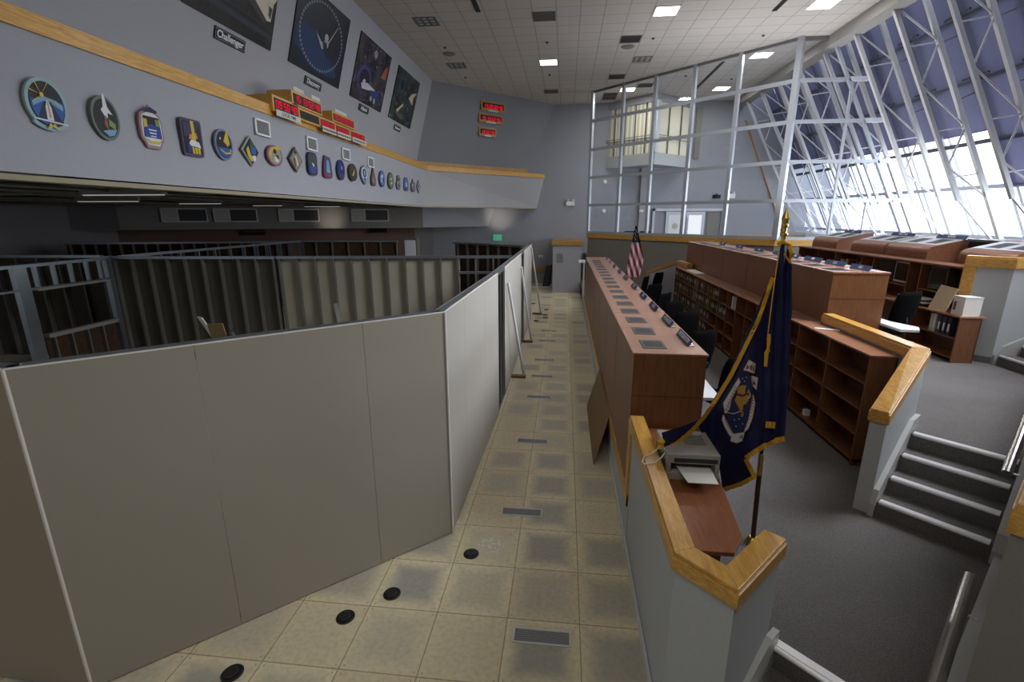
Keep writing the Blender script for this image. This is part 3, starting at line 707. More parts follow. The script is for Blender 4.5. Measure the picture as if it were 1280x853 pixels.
# ------------------------------------------------------------------ long shelf two and console two
r = empty('long_bookcase', (3.12, 2.03, Z1), 'long brown bookcase of open cubbies along the riser behind the chairs', 'bookcase')
x0, x1, ya, yb_, zt = 3.12, 3.395, 2.03, 11.6, 1.86
B('bookcase_top', M['wood_top_sheen'], x0-.012, x1+.08, ya-.012, yb_, zt-.022, zt, r, .002)
B('back_panel', M['wood_dark'], x1-.01, x1, ya, yb_, Z1, zt-.02, r)
B('bottom_board', M['wood'], x0+.01, x1, ya, yb_, Z1+.05, Z1+.075, r); B('kick_plate', M['black'], x0+.04, x0+.06, ya, yb_, Z1, Z1+.05, r)
B('side_panel', M['wood'], x0, x1, ya, ya+.022, Z1, zt-.02, r)
ys = [ya+.022+i*.78 for i in range(13)]
ys = [2.05, 2.86, 3.67, 4.48, 5.25, 5.75, 6.25, 6.8, 7.35, 7.9, 8.45, 9.0, 9.55, 10.1, 10.65, 11.2, 11.58]
for y in ys[1:]: B('divider', M['wood'], x0+.003, x1-.01, y-.012, y+.012, Z1+.05, zt-.02, r)
rows = [Z1+.075+i*.305 for i in range(5)]
for i in range(len(ys)-1):
    lv = (1, 2, 3) if i != 5 else (3,)
    for kz in lv: B('shelf_board', M['wood'], x0+.008, x1-.01, ys[i]+.011, ys[i+1]-.011, rows[kz]-.018, rows[kz], r)
# binders in the far cubbies
bcol = [flat(30, 28, 30), flat(52, 46, 38), flat(96, 78, 42), flat(40, 40, 46), flat(120, 100, 60)]
for i in range(7, 16):
    for kz in range(0, 4):
        if i < 9 and kz < 2: continue
        if i == 7 and kz == 3: continue
        y = ys[i]+.04
        while y < ys[i+1]-.08:
            w = random.choice((.045, .06, .07)); h = random.uniform(.22, .265)
            if random.random() < .86:
                z = rows[kz] if kz else Z1+.076
                c = bcol[random.randrange(5)]
                m = MB(); m.mat(c).box(x0+.015, x1-.03, y, y+w-.004, z, z+h); m.mat(flat(190, 180, 150) if random.random() < .6 else c).box(x0+.013, x0+.015, y+.01, y+w-.015, z+h*.45, z+h*.8)
                tag(m.build('ring_binder', None), 'ring binder with a small spine label in the far cubbies of the long bookcase', 'binder', 'binders in the long bookcase')
            y += w
for i, y in enumerate((6.32, 6.42, 6.50)):
    tag(B('folder', M['paper'] if i != 1 else flat(170, 170, 176), x0+.02, x1-.05, y, y+.05, rows[3]+.001, rows[3]+.24), '%s folder upright in the top cubby nearest the filled ones' % ['white, first', 'pale grey, second', 'white, third'][i], 'folder')
tag(B('white_cup', M['white'], x0+.06, x0+.13, 2.98+.3, 3.05+.3, Z1+.076, Z1+.16), 'white paper cup in the bottom cubby of the long bookcase', 'cup')
tag(B('papers', M['paper'], 3.18, 3.42, 9.6, 10.6, zt+.001, zt+.012), 'white papers lying on the far end of the long bookcase', 'papers')
tag(MB().bar((3.14, 3.30, zt+.007), (3.40, 3.20, zt+.007), .06, .012).build('white_strip', M['white']), 'short white strip lying on the long bookcase near the oak cap', 'strip')

r = empty('control_console', (3.48, 3.72, Z2), 'second row brown laminate control console standing behind the long bookcase', 'console')
B('console_body', M['wood'], 3.48, 4.20, 3.72, 11.9, 1.16, 2.55, r); B('console_top', M['wood_top_sheen'], 3.47, 4.21, 3.71, 11.91, 2.55, 2.575, r, .003)
m = MB()
for y in (5.3, 6.9, 8.5, 10.1): m.box(3.477, 3.481, y, y+.006, 1.9, 2.55)
m.box(3.48, 4.2, 3.717, 3.721, 2.20, 2.206); m.build('panel_seam', M['wood_dark'], r)
B('console_plinth', M['black'], 3.5, 4.18, 3.74, 11.8, Z2, 1.17, r)
for i in range(13):
    y = 4.05+i*.615; m = MB(); m.mat(M['dark_metal']).box(3.56, 3.80, y-.17, y+.17, 2.575, 2.580); m.mat(M['black'])
    for q in range(7): m.box(3.60+q*.026, 3.612+q*.026, y-.09, y+.09, 2.580, 2.583)
    m.build('top_vent', None, r)
for i, (y0, y1) in enumerate([(3.78, 4.28), (4.40, 5.0), (5.1, 5.7), (5.9, 6.2), (6.5, 7.0), (7.5, 8.0), (8.7, 9.2), (10.0, 10.5)]):
    placard((3.97, (y0+y1)/2, 2.576), (0, -1, 0), ['GLS', 'CCC', 'HMF', 'SRB', 'ET', 'ME', 'LPS', 'PLD'][i], 'blue name placard on the second row console, %s from the camera' % ordn[i], W=(y1-y0)*.95, fs=.055)
tag(MB().prism([(4.20, 3.30), (4.42, 3.28), (4.54, 3.48), (4.40, 3.85), (4.40, 8.0), (4.20, 8.0)], 1.845, 1.875).build('console_worktop', M['desk_white']), 'white worktop at the seat side of the second row console', 'worktop')

# ------------------------------------------------------------------ far stair wall (mirror) and far half wall under the glass
m = MB(); strip(m, [(3.30, 10.9), (3.26, 12.0), (2.47, 12.79)], 0, -.14, .5, [1.88, 1.88, 1.46]); struct(m.build('wall_half_far', M['wall']))
cap('trim_18', [(3.28, 10.9), (3.24, 12.01), (2.44, 12.81)], -.165, [2.0, 2.0, 1.58], M['oak_dim'])
GA = Vector((.80, 18.85)); GB = Vector((6.48, 13.16)); GC = Vector((10.3, 13.16))
m = MB(); strip(m, [GA, GB, (12, 13.16)], .0, .16, 0, 2.37); struct(m.build('wall_glass_base', M['wall_dim']))
m = MB(); m.prism([(.52, 15.4), (.62, 15.4), (.86, 18.85), (.80, 18.9), (.52, 18.2)], 0, 2.37)
cap('trim_19', [GA+Vector((-.05, 0)), GB+Vector((-.02, -.05)), (12, 13.11)], .24, 2.60, M['oak'], th=.22)

# ------------------------------------------------------------------ glass partition
win = struct(empty('window_1', (GA.x, GA.y, 2.6)))
rowz = [2.62, 3.78, 4.93, 6.07, 7.20, 8.33]
g = (GB-GA); L = g.length; gd = g.normalized(); g3 = Vector((gd.x, gd.y, 0))
cols = [0, 1.62/L, 3.1/L, 4.68/L, 6.28/L, 1.0]
def P3(t, z): p = GA+g*t; return Vector((p.x, p.y, z))
for i, t in enumerate(cols):
    w = .17 if i == 5 else .12
    MB().bar(P3(t, 2.58), P3(t, HC), w, w, (gd.x, gd.y, 0)).build('mullion', M['alu'], win)
for z in rowz: MB().bar(P3(0, z), P3(1, z), .08, .11).build('transom', M['alu'] if z < 8.3 else flat(120, 120, 122), win)
for i in range(5):
    a, b = cols[i], cols[i+1]
    for j in range(5):
        MB().add([P3(a, rowz[j]), P3(b, rowz[j]), P3(b, rowz[j+1]), P3(a, rowz[j+1])], [(0, 1, 2, 3)]).build('pane', M['glass'], win)
# second stretch, towards the inclined window wall
win2 = struct(empty('window_2', (GB.x, GB.y, 2.6)))
def xs(z): return 7.42+.52*(8.15-z)
Yg = 13.16
for z in rowz[:5]: MB().bar((6.5, Yg, z), (xs(z)+.6, Yg, z), .08, .10).build('transom', M['alu'], win2)
MB().bar((6.5, Yg, 8.30), (7.3, Yg, 8.30), .08, .12).build('transom', flat(120, 120, 122), win2)
MB().bar((8.05, Yg, 2.6), (8.05, Yg, 7.2), .07, .07, (1, 0, 0)).build('mullion', M['alu'], win2)
MB().bar((9.02, Yg, 2.6), (9.02, Yg, 3.78), .06, .06, (1, 0, 0)).build('mullion', M['alu'], win2)
MB().bar((7.42, Yg, 8.15), (xs(2.6), Yg, 2.6), .08, .10, (0, 1, 0)).build('mullion', M['alu'], win2)
for j in range(5):
    z0, z1 = rowz[j], rowz[j+1]
    MB().add([(6.5, Yg, z0), (8.05 if j < 4 else xs(z1), Yg, z0), (8.05 if j < 4 else xs(z1), Yg, z1), (6.5, Yg, z1)], [(0, 1, 2, 3)]).build('pane', M['glass'], win2)
    if j < 4: MB().add([(8.05, Yg, z0), (xs(z0), Yg, z0), (xs(z1), Yg, z1), (8.05, Yg, z1)], [(0, 1, 2, 3)]).build('pane', M['glass'], win2)
for z in rowz[1:]: MB().box(xs(z)+.02, xs(z)+.55, Yg-.05, Yg+.05, z-.06, z+.06).build('anchor_plate', M['frame_white'], win2)

# ------------------------------------------------------------------ inclined trusses and outer glazing
def tp(off, z, y): return Vector((7.42+off+.52*(8.15-z), y, z))
tys = [4.2, 5.8, 7.4, 9.0, 10.55, 12.15, 13.75, 15.35, 16.95, 18.55, 20.1]
nm = ['first', 'second', 'third', 'fourth', 'fifth', 'sixth', 'seventh', 'eighth', 'ninth', 'tenth', 'eleventh']
OFF = .70
for i, y in enumerate(tys):
    r = empty('window_truss', (11.0, y, 2.6), 'slanted white steel truss in front of the inclined window wall, %s from the camera' % nm[i], 'truss')
    MB().bar(tp(-.05, 8.5, y), tp(0, 3.70, y), .09, .085, (0, 1, 0)).build('inner_chord', M['truss'], r)
    MB().bar(tp(OFF, 8.7, y), tp(OFF, 2.6, y), .10, .10, (0, 1, 0)).build('outer_chord', M['truss'], r)
    MB().bar(tp(0, 3.72, y), tp(OFF, 2.3, y), .04, .05, (0, 1, 0)).build('foot_strut', M['truss'], r)
    zs = [8.1, 7.35, 6.4, 5.45, 4.5, 3.75]; m = MB()
    for q in range(5):
        a = tp(0 if q % 2 == 0 else OFF, zs[q], y); b = tp(OFF if q % 2 == 0 else 0, zs[q+1], y); m.tube([a, b], .022, 6)
    for z in (7.35, 5.45, 4.35): m.tube([tp(0, z-.1, y), tp(OFF, z, y)], .018, 6)
    m.build('web_bar', M['truss'], r)
win3 = struct(empty('window_3', (11.5, 10, 2.6)))
WO = 1.25
ymull = []
for i, y in enumerate(tys):
    for e in (.0, .22, ): 
        MB().bar(tp(WO-.05, 8.8, y-.35+e), tp(WO-.05, 2.3, y-.35+e), .06, .09, (0, 1, 0)).build('mullion', flat(190, 192, 200) if e else M['frame_white'], win3)
for z, h in ((7.75, .09), (6.45, .11), (5.12, .07), (4.05, .06), (2.75, .08)):
    MB().bar(tp(WO-.08, z, 2.0), tp(WO-.08, z, 21.2), h, .10).build('transom', flat(64, 62, 70) if z > 4.5 else flat(150, 155, 165), win3)
for z in (6.05, 7.3):
    for y in tys[1:8]:
        MB().bar(tp(OFF, z, y), tp(WO, z+.2, y), .03, .03).build('tie_rod', flat(110, 110, 116), win3)
        MB().bar(tp(OFF-.04, z+.35, y-1.1), tp(OFF-.04, z+.35, y-.35), .03, .04).build('shade_bar', M['black'], win3)
ypan = [2.0]+[y-.2 for y in tys]+[21.15]
for i in range(len(ypan)-1):
    MB().add([tp(WO, 8.8, ypan[i]), tp(WO, 8.8, ypan[i+1]), tp(WO, 2.3, ypan[i+1]), tp(WO, 2.3, ypan[i])], [(0, 1, 2, 3)]).build('pane', M['winglass'], win3)
for i in range(len(ypan)-1):
    e_ = .05 if ypan[i+1] < 12.5 else .015; ya_, yb2 = ypan[i]+e_, ypan[i+1]-e_
    zb = 4.05 if ypan[i+1] < 11.0 else 5.35
    r = empty('roller_shade', tp(WO-.16, 8.7, (ya_+yb2)/2), 'blue grey roller shade drawn part way down the inclined glazing, %s bay from the camera' % (nm+['twelfth'])[i], 'roller shade')
    MB().add([tp(WO-.14, 8.8, ya_), tp(WO-.14, 8.8, yb2), tp(WO-.14, zb, yb2), tp(WO-.14, zb, ya_)], [(0, 1, 2, 3)]).build('shade_cloth', M['shade'], r)
    MB().bar(tp(WO-.14, zb, ya_), tp(WO-.14, zb, yb2), .02, .03).build('hem_bar', flat(90, 90, 110), r)
struct(MB().hexa([(xs(2.3)+.2, 2, Z3-.6), (12.6, 2, Z3-.6), (12.6, 21.2, Z3-.6), (xs(2.3)+.2, 21.2, Z3-.6), (xs(2.3)+.6, 2, 2.55), (12.6, 2, 2.55), (12.6, 21.2, 2.55), (xs(2.3)+.6, 21.2, 2.55)]).build('wall_right_sill', M['white']))
# far end closing wall of the window bay
struct(MB().bar((7.75, YB-.05, 7.5), (10.0, YB-.05, 2.6), .04, .09, (0, 1, 0)).build('trim_20', M['oak_dim']))

# ------------------------------------------------------------------ room behind the glass
# corner balcony booth hung under the ceiling
bc = Vector((3.55, 19.3)); bl = Vector((1.55, 21.2)); br_ = Vector((5.5, 21.2))
r = struct(empty('wall_booth', (3.55, 19.3, 5.5)))
MB().prism([bl, bc, br_], 5.50, 6.0).build('booth_floor', M['wall_white'], r)
MB().prism([bl, bc, br_], 8.05, 8.34).build('booth_header', M['wall'], r)
for a, b in ((bl, bc), (br_, bc)):
    dv = (b-a).normalized(); ins = Vector((0, .12))
    MB().prism([a+ins, b+ins, b+ins+Vector((0, .02)), a+ins+Vector((0, .02))], 6.0, 8.05).build('vertical_blind', M['blind'], r)
    n = 5 if a == bl else 3
    for q in range(1, n+1):
        p = a.lerp(b, q/n); MB().bar((p.x, p.y+.05, 6.0), (p.x, p.y+.05, 8.05), .03 if q < n else .2, .05 if q < n else .2, (dv.x, dv.y, 0)).build('booth_mullion', flat(110, 112, 110) if q < n else M['frame_white'], r)
    for z in (6.62, 6.72): MB().bar((a.x, a.y, z), (b.x, b.y, z), .03, .03).build('booth_rail', flat(130, 130, 128), r)
r = struct(empty('window_4', (5.7, YB, 6.2)))
B('side_blind', flat(120, 120, 112), 5.6, 5.85, YB-.08, YB, 5.9, 8.1, r)
# lobby doors
r = struct(empty('door_1', (5.6, YB, 1.55)))
m = MB(); m.box(3.95, 4.05, YB-.10, YB, 1.55, 3.66).box(7.15, 7.28, YB-.10, YB, 1.55, 3.66).box(3.95, 7.28, YB-.10, YB, 3.55, 3.66); m.build('door_frame', M['frame_white'], r)
for i, x in enumerate((4.58, 5.50)):
    B('door_leaf', M['frame_white'], x, x+.88, YB-.08, YB-.03, 1.55, 3.52, r)
    B('door_glass', emis('glowing_pane', (.92, .95, 1), 1.0) if i else flat(226, 230, 232), x+.14, x+.74, YB-.085, YB-.08, 2.1, 3.36, r)  # second pane glows by itself, daylight put into its material
    MB().box(x+.78 if i == 0 else x+.05, x+.83 if i == 0 else x+.1, YB-.16, YB-.1, 2.3, 3.3).build('door_handle', M['steel'], r)
MB().lathe([(.14, 0), (.14, .01), (.0, .01)], (0, 0, 0), 20).build('door_emblem', flat(200, 200, 160), r, mw=frame((5.02, YB-.09, 2.85), (1, 0, 0), (0, 0, 1)))
MB().lathe([(.09, .01), (.09, .016), (.0, .016)], (0, 0, 0), 16).build('door_emblem', flat(170, 180, 185), r, mw=frame((5.02, YB-.09, 2.85), (1, 0, 0), (0, 0, 1)))
B('side_panel', M['wall_dim'], 6.5, 7.05, YB-.05, YB-.02, 1.55, 3.5, r)
struct(B('trim_21', M['oak_dim'], 4.1, 11.0, YB-.06, YB, 2.24, 2.44)); struct(B('trim_22', M['wall'], 3.3, 3.6, YB-.14, YB, 1.5, 5.5))
emlight(7.45, YB, 4.25, 'white twin head emergency light above the lobby doors behind the glass')
r = empty('corner_speaker', (6.85, YB, 4.2), 'small dark wedge speaker beside the emergency light behind the glass', 'speaker')
MB().prism([(6.65, YB), (6.98, YB), (6.95, YB-.25), (6.8, YB-.2)], 4.12, 4.28).build('speaker_body', M['black'], r); B('bracket', M['dark_metal'], 6.8, 6.86, YB-.1, YB, 4.28, 4.34, r)
for i, z in enumerate((3.35, 4.7)):
    tag(MB().lathe([(.10, 0), (.10, .03), (.06, .05), (.0, .05)], (0, 0, 0), 16).build('wall_disc', M['white'], None, mw=frame((1.62, YB, z+.2), (1, 0, 0), (0, 0, 1))), 'round white wall speaker behind the glass at left, %s one' % ['lower', 'upper'][i], 'speaker')
tag(B('camera_dome', M['white'], 3.3, 3.5, YB-.16, YB-.14, 3.5, 3.62), 'small white camera on the pilaster behind the glass', 'camera')

# ------------------------------------------------------------------ third row: desk shelf, hutch, consoles
r = empty('desk_bookcase', (5.70, 4.35, Z2), 'brown low bookcase with a deep hutch on the second level near the right steps', 'bookcase')
sx, sy = 5.70, 4.36
def bookrow(ya, yb, n):
    pass
B('worktop', M['wood_top_sheen'], sx-.02, 6.05, sy-.01, 10.0, 1.835, 1.86, r); B('back_panel', M['wood_dark'], 5.99, 6.0, sy, 10.0, Z2, 1.84, r)
for y in (sy, sy+1.05, 7.2, 8.2, 9.2, 9.98): B('side_panel', M['wood'], sx, 6.0, y, y+.022, Z2, 1.835, r)
B('shelf_board', M['wood'], sx+.01, 5.99, sy+.02, sy+1.05, 1.50, 1.52, r); B('shelf_board', M['wood'], sx+.01, 5.99, sy+.02, sy+1.05, 1.20, 1.22, r)
B('hutch_top', M['wood'], 5.93, 6.30, sy+.47, 10.3, 2.52, 2.55, r, .002); B('hutch_back', M['wood_dark'], 6.27, 6.29, sy+.47, 10.3, 1.86, 2.52, r)
for y in (4.86, 5.75, 6.05, 7.1, 7.5, 8.5, 9.3, 10.28): B('hutch_divider', M['wood'], 5.96, 6.27, y, y+.022, 1.86, 2.52, r)
for (a, b) in ((4.88, 5.75), (6.07, 7.1), (8.5, 9.3)): B('hutch_shelf', M['wood'], 5.97, 6.27, a, b, 2.08, 2.10, r)
for i, (y, c, w) in enumerate([(4.55, flat(40, 44, 60), .07), (4.65, flat(46, 50, 66), .07), (4.75, flat(52, 54, 70), .07), (4.86, flat(190, 188, 182), .06), (4.93, flat(170, 168, 160), .05)]):
    m = MB(); m.mat(c).box(sx+.03, sx+.26, y, y+w, 1.521, 1.80); m.mat(flat(220, 220, 220)).box(sx+.028, sx+.03, y+.02, y+w-.02, 1.58, 1.70)
    tag(m.build('ring_binder', None), ['dark binder nearest the bookcase end panel in the low shelf', 'dark binder second from the end panel in the low shelf', 'dark binder third from the end panel in the low shelf', 'pale grey binder beside the dark ones in the low shelf', 'pale thin binder left of the grey one in the low shelf'][i], 'binder')
r = empty('storage_box', (5.85, 4.62, 1.86), 'white cardboard box standing on the end of the desk bookcase', 'box')
MB().box(5.74, 5.98, 4.40, 4.62, 1.861, 2.13).build('carton', flat(226, 224, 218), r); B('carton_label', flat(90, 100, 80), 5.738, 5.741, 4.55, 4.60, 1.93, 2.06, r); B('carton_lid', flat(222, 220, 214), 5.735, 5.985, 4.395, 4.625, 2.13, 2.145, r)
m = MB(); m.mat(flat(176, 160, 128)).hexa([(5.74, 4.75, 1.862), (5.74, 5.10, 1.862), (5.76, 5.10, 1.862), (5.76, 4.75, 1.862), (5.86, 4.75, 2.22), (5.86, 5.10, 2.24), (5.88, 5.10, 2.24), (5.88, 4.75, 2.22)])
m.mat(flat(150, 150, 156)).hexa([(5.765, 4.76, 1.90), (5.765, 5.02, 1.90), (5.79, 5.02, 1.90), (5.79, 4.76, 1.90), (5.838, 4.76, 2.12), (5.838, 5.02, 2.12), (5.85, 5.02, 2.12), (5.85, 4.76, 2.12)])
tag(m.build('framed_panel', None), 'tan board with a grey sheet leaning on the hutch beside the white box', 'board')
r = empty('document_tray', (5.8, 5.4, 1.86), 'grey wire document tray with white papers on the desk bookcase', 'tray')
B('tray_base', flat(120, 116, 110), 5.72, 5.96, 5.2, 5.85, 1.90, 1.91, r); B('tray_upper', flat(140, 136, 130), 5.72, 5.96, 5.2, 5.85, 1.965, 1.975, r); B('tray_papers', M['paper'], 5.73, 5.95, 5.22, 5.8, 1.911, 1.93, r)
for y in (5.22, 5.83): B('tray_post', flat(120, 116, 110), 5.94, 5.96, y, y+.01, 1.861, 1.975, r)
def monitor(y, w, c, lb):
    r = empty('crt_monitor', (6.1, y, 1.86), lb, 'monitor')
    MB().hexa([(6.02, y-w/2, 2.12), (6.24, y-w/2+.05, 2.15), (6.24, y+w/2-.05, 2.15), (6.02, y+w/2, 2.12), (6.02, y-w/2, 2.50), (6.24, y-w/2+.05, 2.45), (6.24, y+w/2-.05, 2.45), (6.02, y+w/2, 2.50)]).build('monitor_shell', c, r, .006)
    B('screen', M['screen'], 6.013, 6.021, y-w/2+.03, y+w/2-.03, 2.16, 2.47, r)
monitor(6.80, .46, flat(40, 42, 50), 'dark crt monitor in the hutch, left of the beige one'); monitor(6.32, .40, flat(176, 174, 168), 'beige framed crt monitor in the hutch, right of the dark one'); monitor(5.42, .40, flat(80, 72, 64), 'brown framed monitor in the hutch by the leaning tan board')
for i, y in enumerate([7.55, 7.62, 7.70, 7.9, 8.0, 8.08, 8.2, 8.3]):
    c = [flat(196, 190, 176), flat(60, 90, 70), flat(90, 40, 40), flat(70, 36, 34), flat(80, 40, 36), flat(160, 130, 50), flat(120, 124, 130), flat(150, 150, 156)][i]
    tag(B('book', c, 6.0, 6.2, y, y+.05, 1.862, 2.16+.02*(i % 3)+.2), '%s book upright in the hutch behind the second console' % ['cream', 'green', 'dark red', 'maroon', 'reddish brown', 'mustard', 'slate', 'pale grey'][i], 'book')
# rounded console units
def unit(y0, y1, lb, X=6.36):
    r = empty('console_unit', (X, (y0+y1)/2, Z3), lb, 'console')
    prof = [(0, Z3), (0, 2.66)]
    for q in range(7):
        a = PI-q*PI/2/6*.86; prof.append((.13+.13*math.cos(a), 2.66+.13*math.sin(a)))
    prof += [(.62, 2.90), (.80, 2.93), (.80, Z3)]
    n = len(prof); vs = [(X+p, y0+.01, z) for p, z in prof]+[(X+p, y1-.01, z) for p, z in prof]
    fs = [tuple(range(n)), tuple(range(2*n-1, n-1, -1))]+[(i, n+i, n+(i+1) % n, (i+1) % n) for i in range(n)]
    MB().add(vs, fs).build('unit_body', wood('unit_lam', rgb(122, 78, 54), rgb(150, 98, 70), .35, (6, 1.2, 6)) if 'ul' not in M else M['ul'], r)
    a = Vector((X+.16, 0, 2.795)); b = Vector((X+.62, 0, 2.905)); 
    m = MB(); m.hexa([(a.x, y0+.03, a.z), (b.x, y0+.03, b.z), (b.x, y1-.03, b.z), (a.x, y1-.03, a.z), (a.x, y0+.03, a.z+.012), (b.x, y0+.03, b.z+.012), (b.x, y1-.03, b.z+.012), (a.x, y1-.03, a.z+.012)])
    m.build('unit_top', M['desk_white'], r)
    for q in (0.24, .66):
        y = y0+(y1-y0)*q; z = lambda t: a.z+(b.z-a.z)*t+.0135
        m = MB(); P = [(X+.22, y-.12), (X+.52, y-.12), (X+.52, y+.16), (X+.22, y+.16)]
        m.add([(px, py, z((px-a.x)/(b.x-a.x))) for px, py in P], [(0, 1, 2, 3)]); m.build('vent_panel', M['dark_metal'], r)
    return r
M['ul'] = wood('unit_laminate', rgb(122, 78, 54), rgb(150, 98, 70), .35, (6, 1.2, 6))
U = [(4.53, 5.58, 'rounded brown console unit on the third level right of the gap'), (6.28, 7.48, 'rounded brown console unit on the third level just left of the gap'), (7.50, 8.70, 'rounded brown console unit on the third level joined to the left of another unit'), (9.3, 10.5, 'rounded brown console unit on the third level, leftmost by the glass partition')]
for y0, y1, lb in U: unit(y0, y1, lb)
for i, (y, x, t) in enumerate([(4.75, 6.93, 'MLP'), (6.62, 6.93, 'RANGE'), (7.95, 6.93, 'WEATHER'), (9.8, 6.93, 'OTC')]):
    placard((x, y, 2.905), (0, -1, 0), t, 'dark blue name placard on the third level console units, %s from the camera' % ordn[i], W=.72, fs=.06)
r = empty('equipment_rack', (7.4, 5.9, Z3), 'dark low equipment box in the gap between third level console units', 'rack')
B('rack_body', M['black'], 6.95, 7.5, 5.62, 6.2, Z3, 2.88, r); B('rack_lid', flat(120, 120, 130), 6.93, 7.52, 5.60, 6.22, 2.88, 2.92, r)
# oak framed wall by the right steps
m = MB(); strip(m, [(5.99, 4.68), (6.27, 4.38), (9.5, 4.38)], 0, .10, Z2, 2.6); struct(m.build('wall_half_right', M['wall_white']))
cap('trim_23', [(5.88, 4.765), (6.26, 4.355), (9.5, 4.355)], .15, 2.735, M['oak'], th=.16)
struct(MB().prism([(5.885, 4.77), (5.985, 4.66), (6.03, 4.71), (5.93, 4.81)], 1.865, 2.6).build('trim_24', M['oak'], bevel=.003))
r = struct(empty('trim_25', (6.3, 3.8, Z2)))
for q in range(4):
    B('step', M['carpet'], 6.32+.28*q, 7.9, 3.0, 4.36, Z2 if q == 0 else Z2+.15*q-.02, Z2+.15*(q+1)-.004, r)
    MB().tube([(6.32+.28*q, 3.02, Z2+.15*(q+1)-.004), (6.32+.28*q, 4.30, Z2+.15*(q+1)-.004)], .02, 10).build('nosing', M['nosing'], r)
m = MB(); P = [(6.27, Z2), (6.27, Z2+.14), (6.36, 1.42), (7.4, 1.98), (7.4, Z2)]; m.add([(x, 4.33, z) for x, z in P]+[(x, 4.378, z) for x, z in P], [(0, 1, 2, 3, 4), (9, 8, 7, 6, 5)]+[(q, 5+q, 5+(q+1) % 5, (q+1) % 5) for q in range(5)]); struct(m.build('baseboard_right_steps', BW))
struct(MB().bar((6.0, 4.665, Z2+.05), (6.265, 4.375, Z2+.05), .012, .10).build('baseboard_right', M['wall_dark']))

# ------------------------------------------------------------------ office chairs
def chair_proto():
    r = empty('office_chair', (0, 0, 0))
    # seat faces +x of the chair
    m = MB(); n = 20; rings = [(.92, .44), (1.0, .46), (1.0, .49), (.94, .515), (.6, .52)]
    vs = []; fs = []
    def se(a, w, d, e=3.2):
        c, s_ = math.cos(a), math.sin(a); return (w*math.copysign(abs(c)**(2/e), c), d*math.copysign(abs(s_)**(2/e), s_))
    for k_, z in rings:
        for q in range(n): x, y = se(2*PI*q/n, .24*k_, .25*k_); vs.append((x+.02, y, z))
    for i in range(len(rings)-1):
        for q in range(n): fs.append((i*n+q, i*n+(q+1) % n, (i+1)*n+(q+1) % n, (i+1)*n+q))
    fs += [tuple(range(n-1, -1, -1)), tuple((len(rings)-1)*n+q for q in range(n))]
    m.add(vs, fs).build('seat', M['chair'], r, smooth=True)
    # back: curved padded panel
    m = MB(); nu, nv = 10, 9; F = []; Bk = []
    for j in range(nv):
        v = j/(nv-1); z = .55+v*.55; hw = .27*(1-.22*abs(2*v-1)**3.5) ; lean = -.20-.09*v
        for i in range(nu):
            u = i/(nu-1)*2-1; y = u*hw; bow = .055*u*u; edge = (1-abs(u)**6)*(1-abs(2*v-1)**6)
            F.append((lean+bow+.012+.024*edge, y, z)); Bk.append((lean+bow-.012-.014*edge, y, z))
    nF = len(F); fs = []
    for j in range(nv-1):
        for i in range(nu-1):
            a = j*nu+i; fs.append((a, a+1, a+1+nu, a+nu)); fs.append((nF+a, nF+a+nu, nF+a+1+nu, nF+a+1))
    per = [i for i in range(nu)]+[j*nu+nu-1 for j in range(1, nv)]+[(nv-1)*nu+i for i in range(nu-2, -1, -1)]+[j*nu for j in range(nv-2, 0, -1)]
    for q in range(len(per)): a, b = per[q], per[(q+1) % len(per)]; fs.append((a, nF+a, nF+b, b))
    m.add(F+Bk, fs).build('backrest', M['chair'], r, smooth=True)
    MB().tube([(-.10, 0, .44), (-.24, 0, .45), (-.26, 0, .60), (-.235, 0, .72)], .018, 8).build('back_post', M['black'], r)
    for s_ in (-1, 1):
        MB().tube([(-.08, s_*.25, .45), (-.10, s_*.29, .50), (-.12, s_*.29, .66), (-.10, s_*.29, .69), (.10, s_*.29, .69), (.13, s_*.29, .66), (.10, s_*.26, .46)], .015, 8).build('armrest', M['black'], r)
    MB().tube([(0, 0, .12), (0, 0, .44)], [.032, .022], 12).build('column', M['black'], r)
    for q in range(5):
        a = 2*PI*q/5+.3; c, s_ = math.cos(a), math.sin(a)
        lg = MB().bar((.02*c, .02*s_, .13), (.28*c, .28*s_, .075), .045, .03).build('leg', M['black'], r)
        MB().tube([(.28*c-.012*s_, .28*s_+.012*c, .028), (.28*c+.012*s_, .28*s_-.012*c, .028)], .027, 10).build('caster', M['black'], lg)
    return r
ch = chair_proto(); ch['category'] = 'chair'
spots = [(1.90, 2.80, Z1, 2.03, 'black office chair at the front console, nearest the camera and the big blue flag'),
         (1.84, 4.25, Z1, 2.05, 'black office chair at the front console, second from the camera'),
         (1.97, 5.75, Z1, 1.95, 'black office chair at the front console, third from the camera'),
         (1.93, 6.85, Z1, 2.1, 'black office chair just beyond the third one along the front console'),
         (1.92, 7.9, Z1, 2.4, 'black office chair with a high back in the middle of the front row'),
         (1.98, 9.4, Z1, PI-.9, 'black office chair past the middle of the front row, turned aside'),
         (1.95, 11.0, Z1, PI-.4, 'black office chair in front of the striped flag'),
         (2.55, 12.1, Z1, PI-.7, 'black office chair by the far oak handrail wall'),
         (4.80, 4.50, Z2, 2.0, 'black office chair on the second level by the white worktop'),
         (2.72, 19.9, 1.552, PI/2, 'black chair behind the glass partition, left one'),
         (3.35, 19.8, 1.552, PI/2+.2, 'black chair behind the glass partition, right one')]
for i, (x, y, z, rz, lb) in enumerate(spots):
    s_ = 1.04
    if i == 0: ch.location = (x, y, z); ch.rotation_euler = (0, 0, rz); ch['label'] = lb
    else: copytree(ch, (x, y, z), rz, lb)

# ------------------------------------------------------------------ flags
def yflag(px):
    if px >= 940: return .44
    if px >= 890: return .80-.36*(px-890)/50
    if px >= 827: return .40+.40*(px-827)/63
    return .40
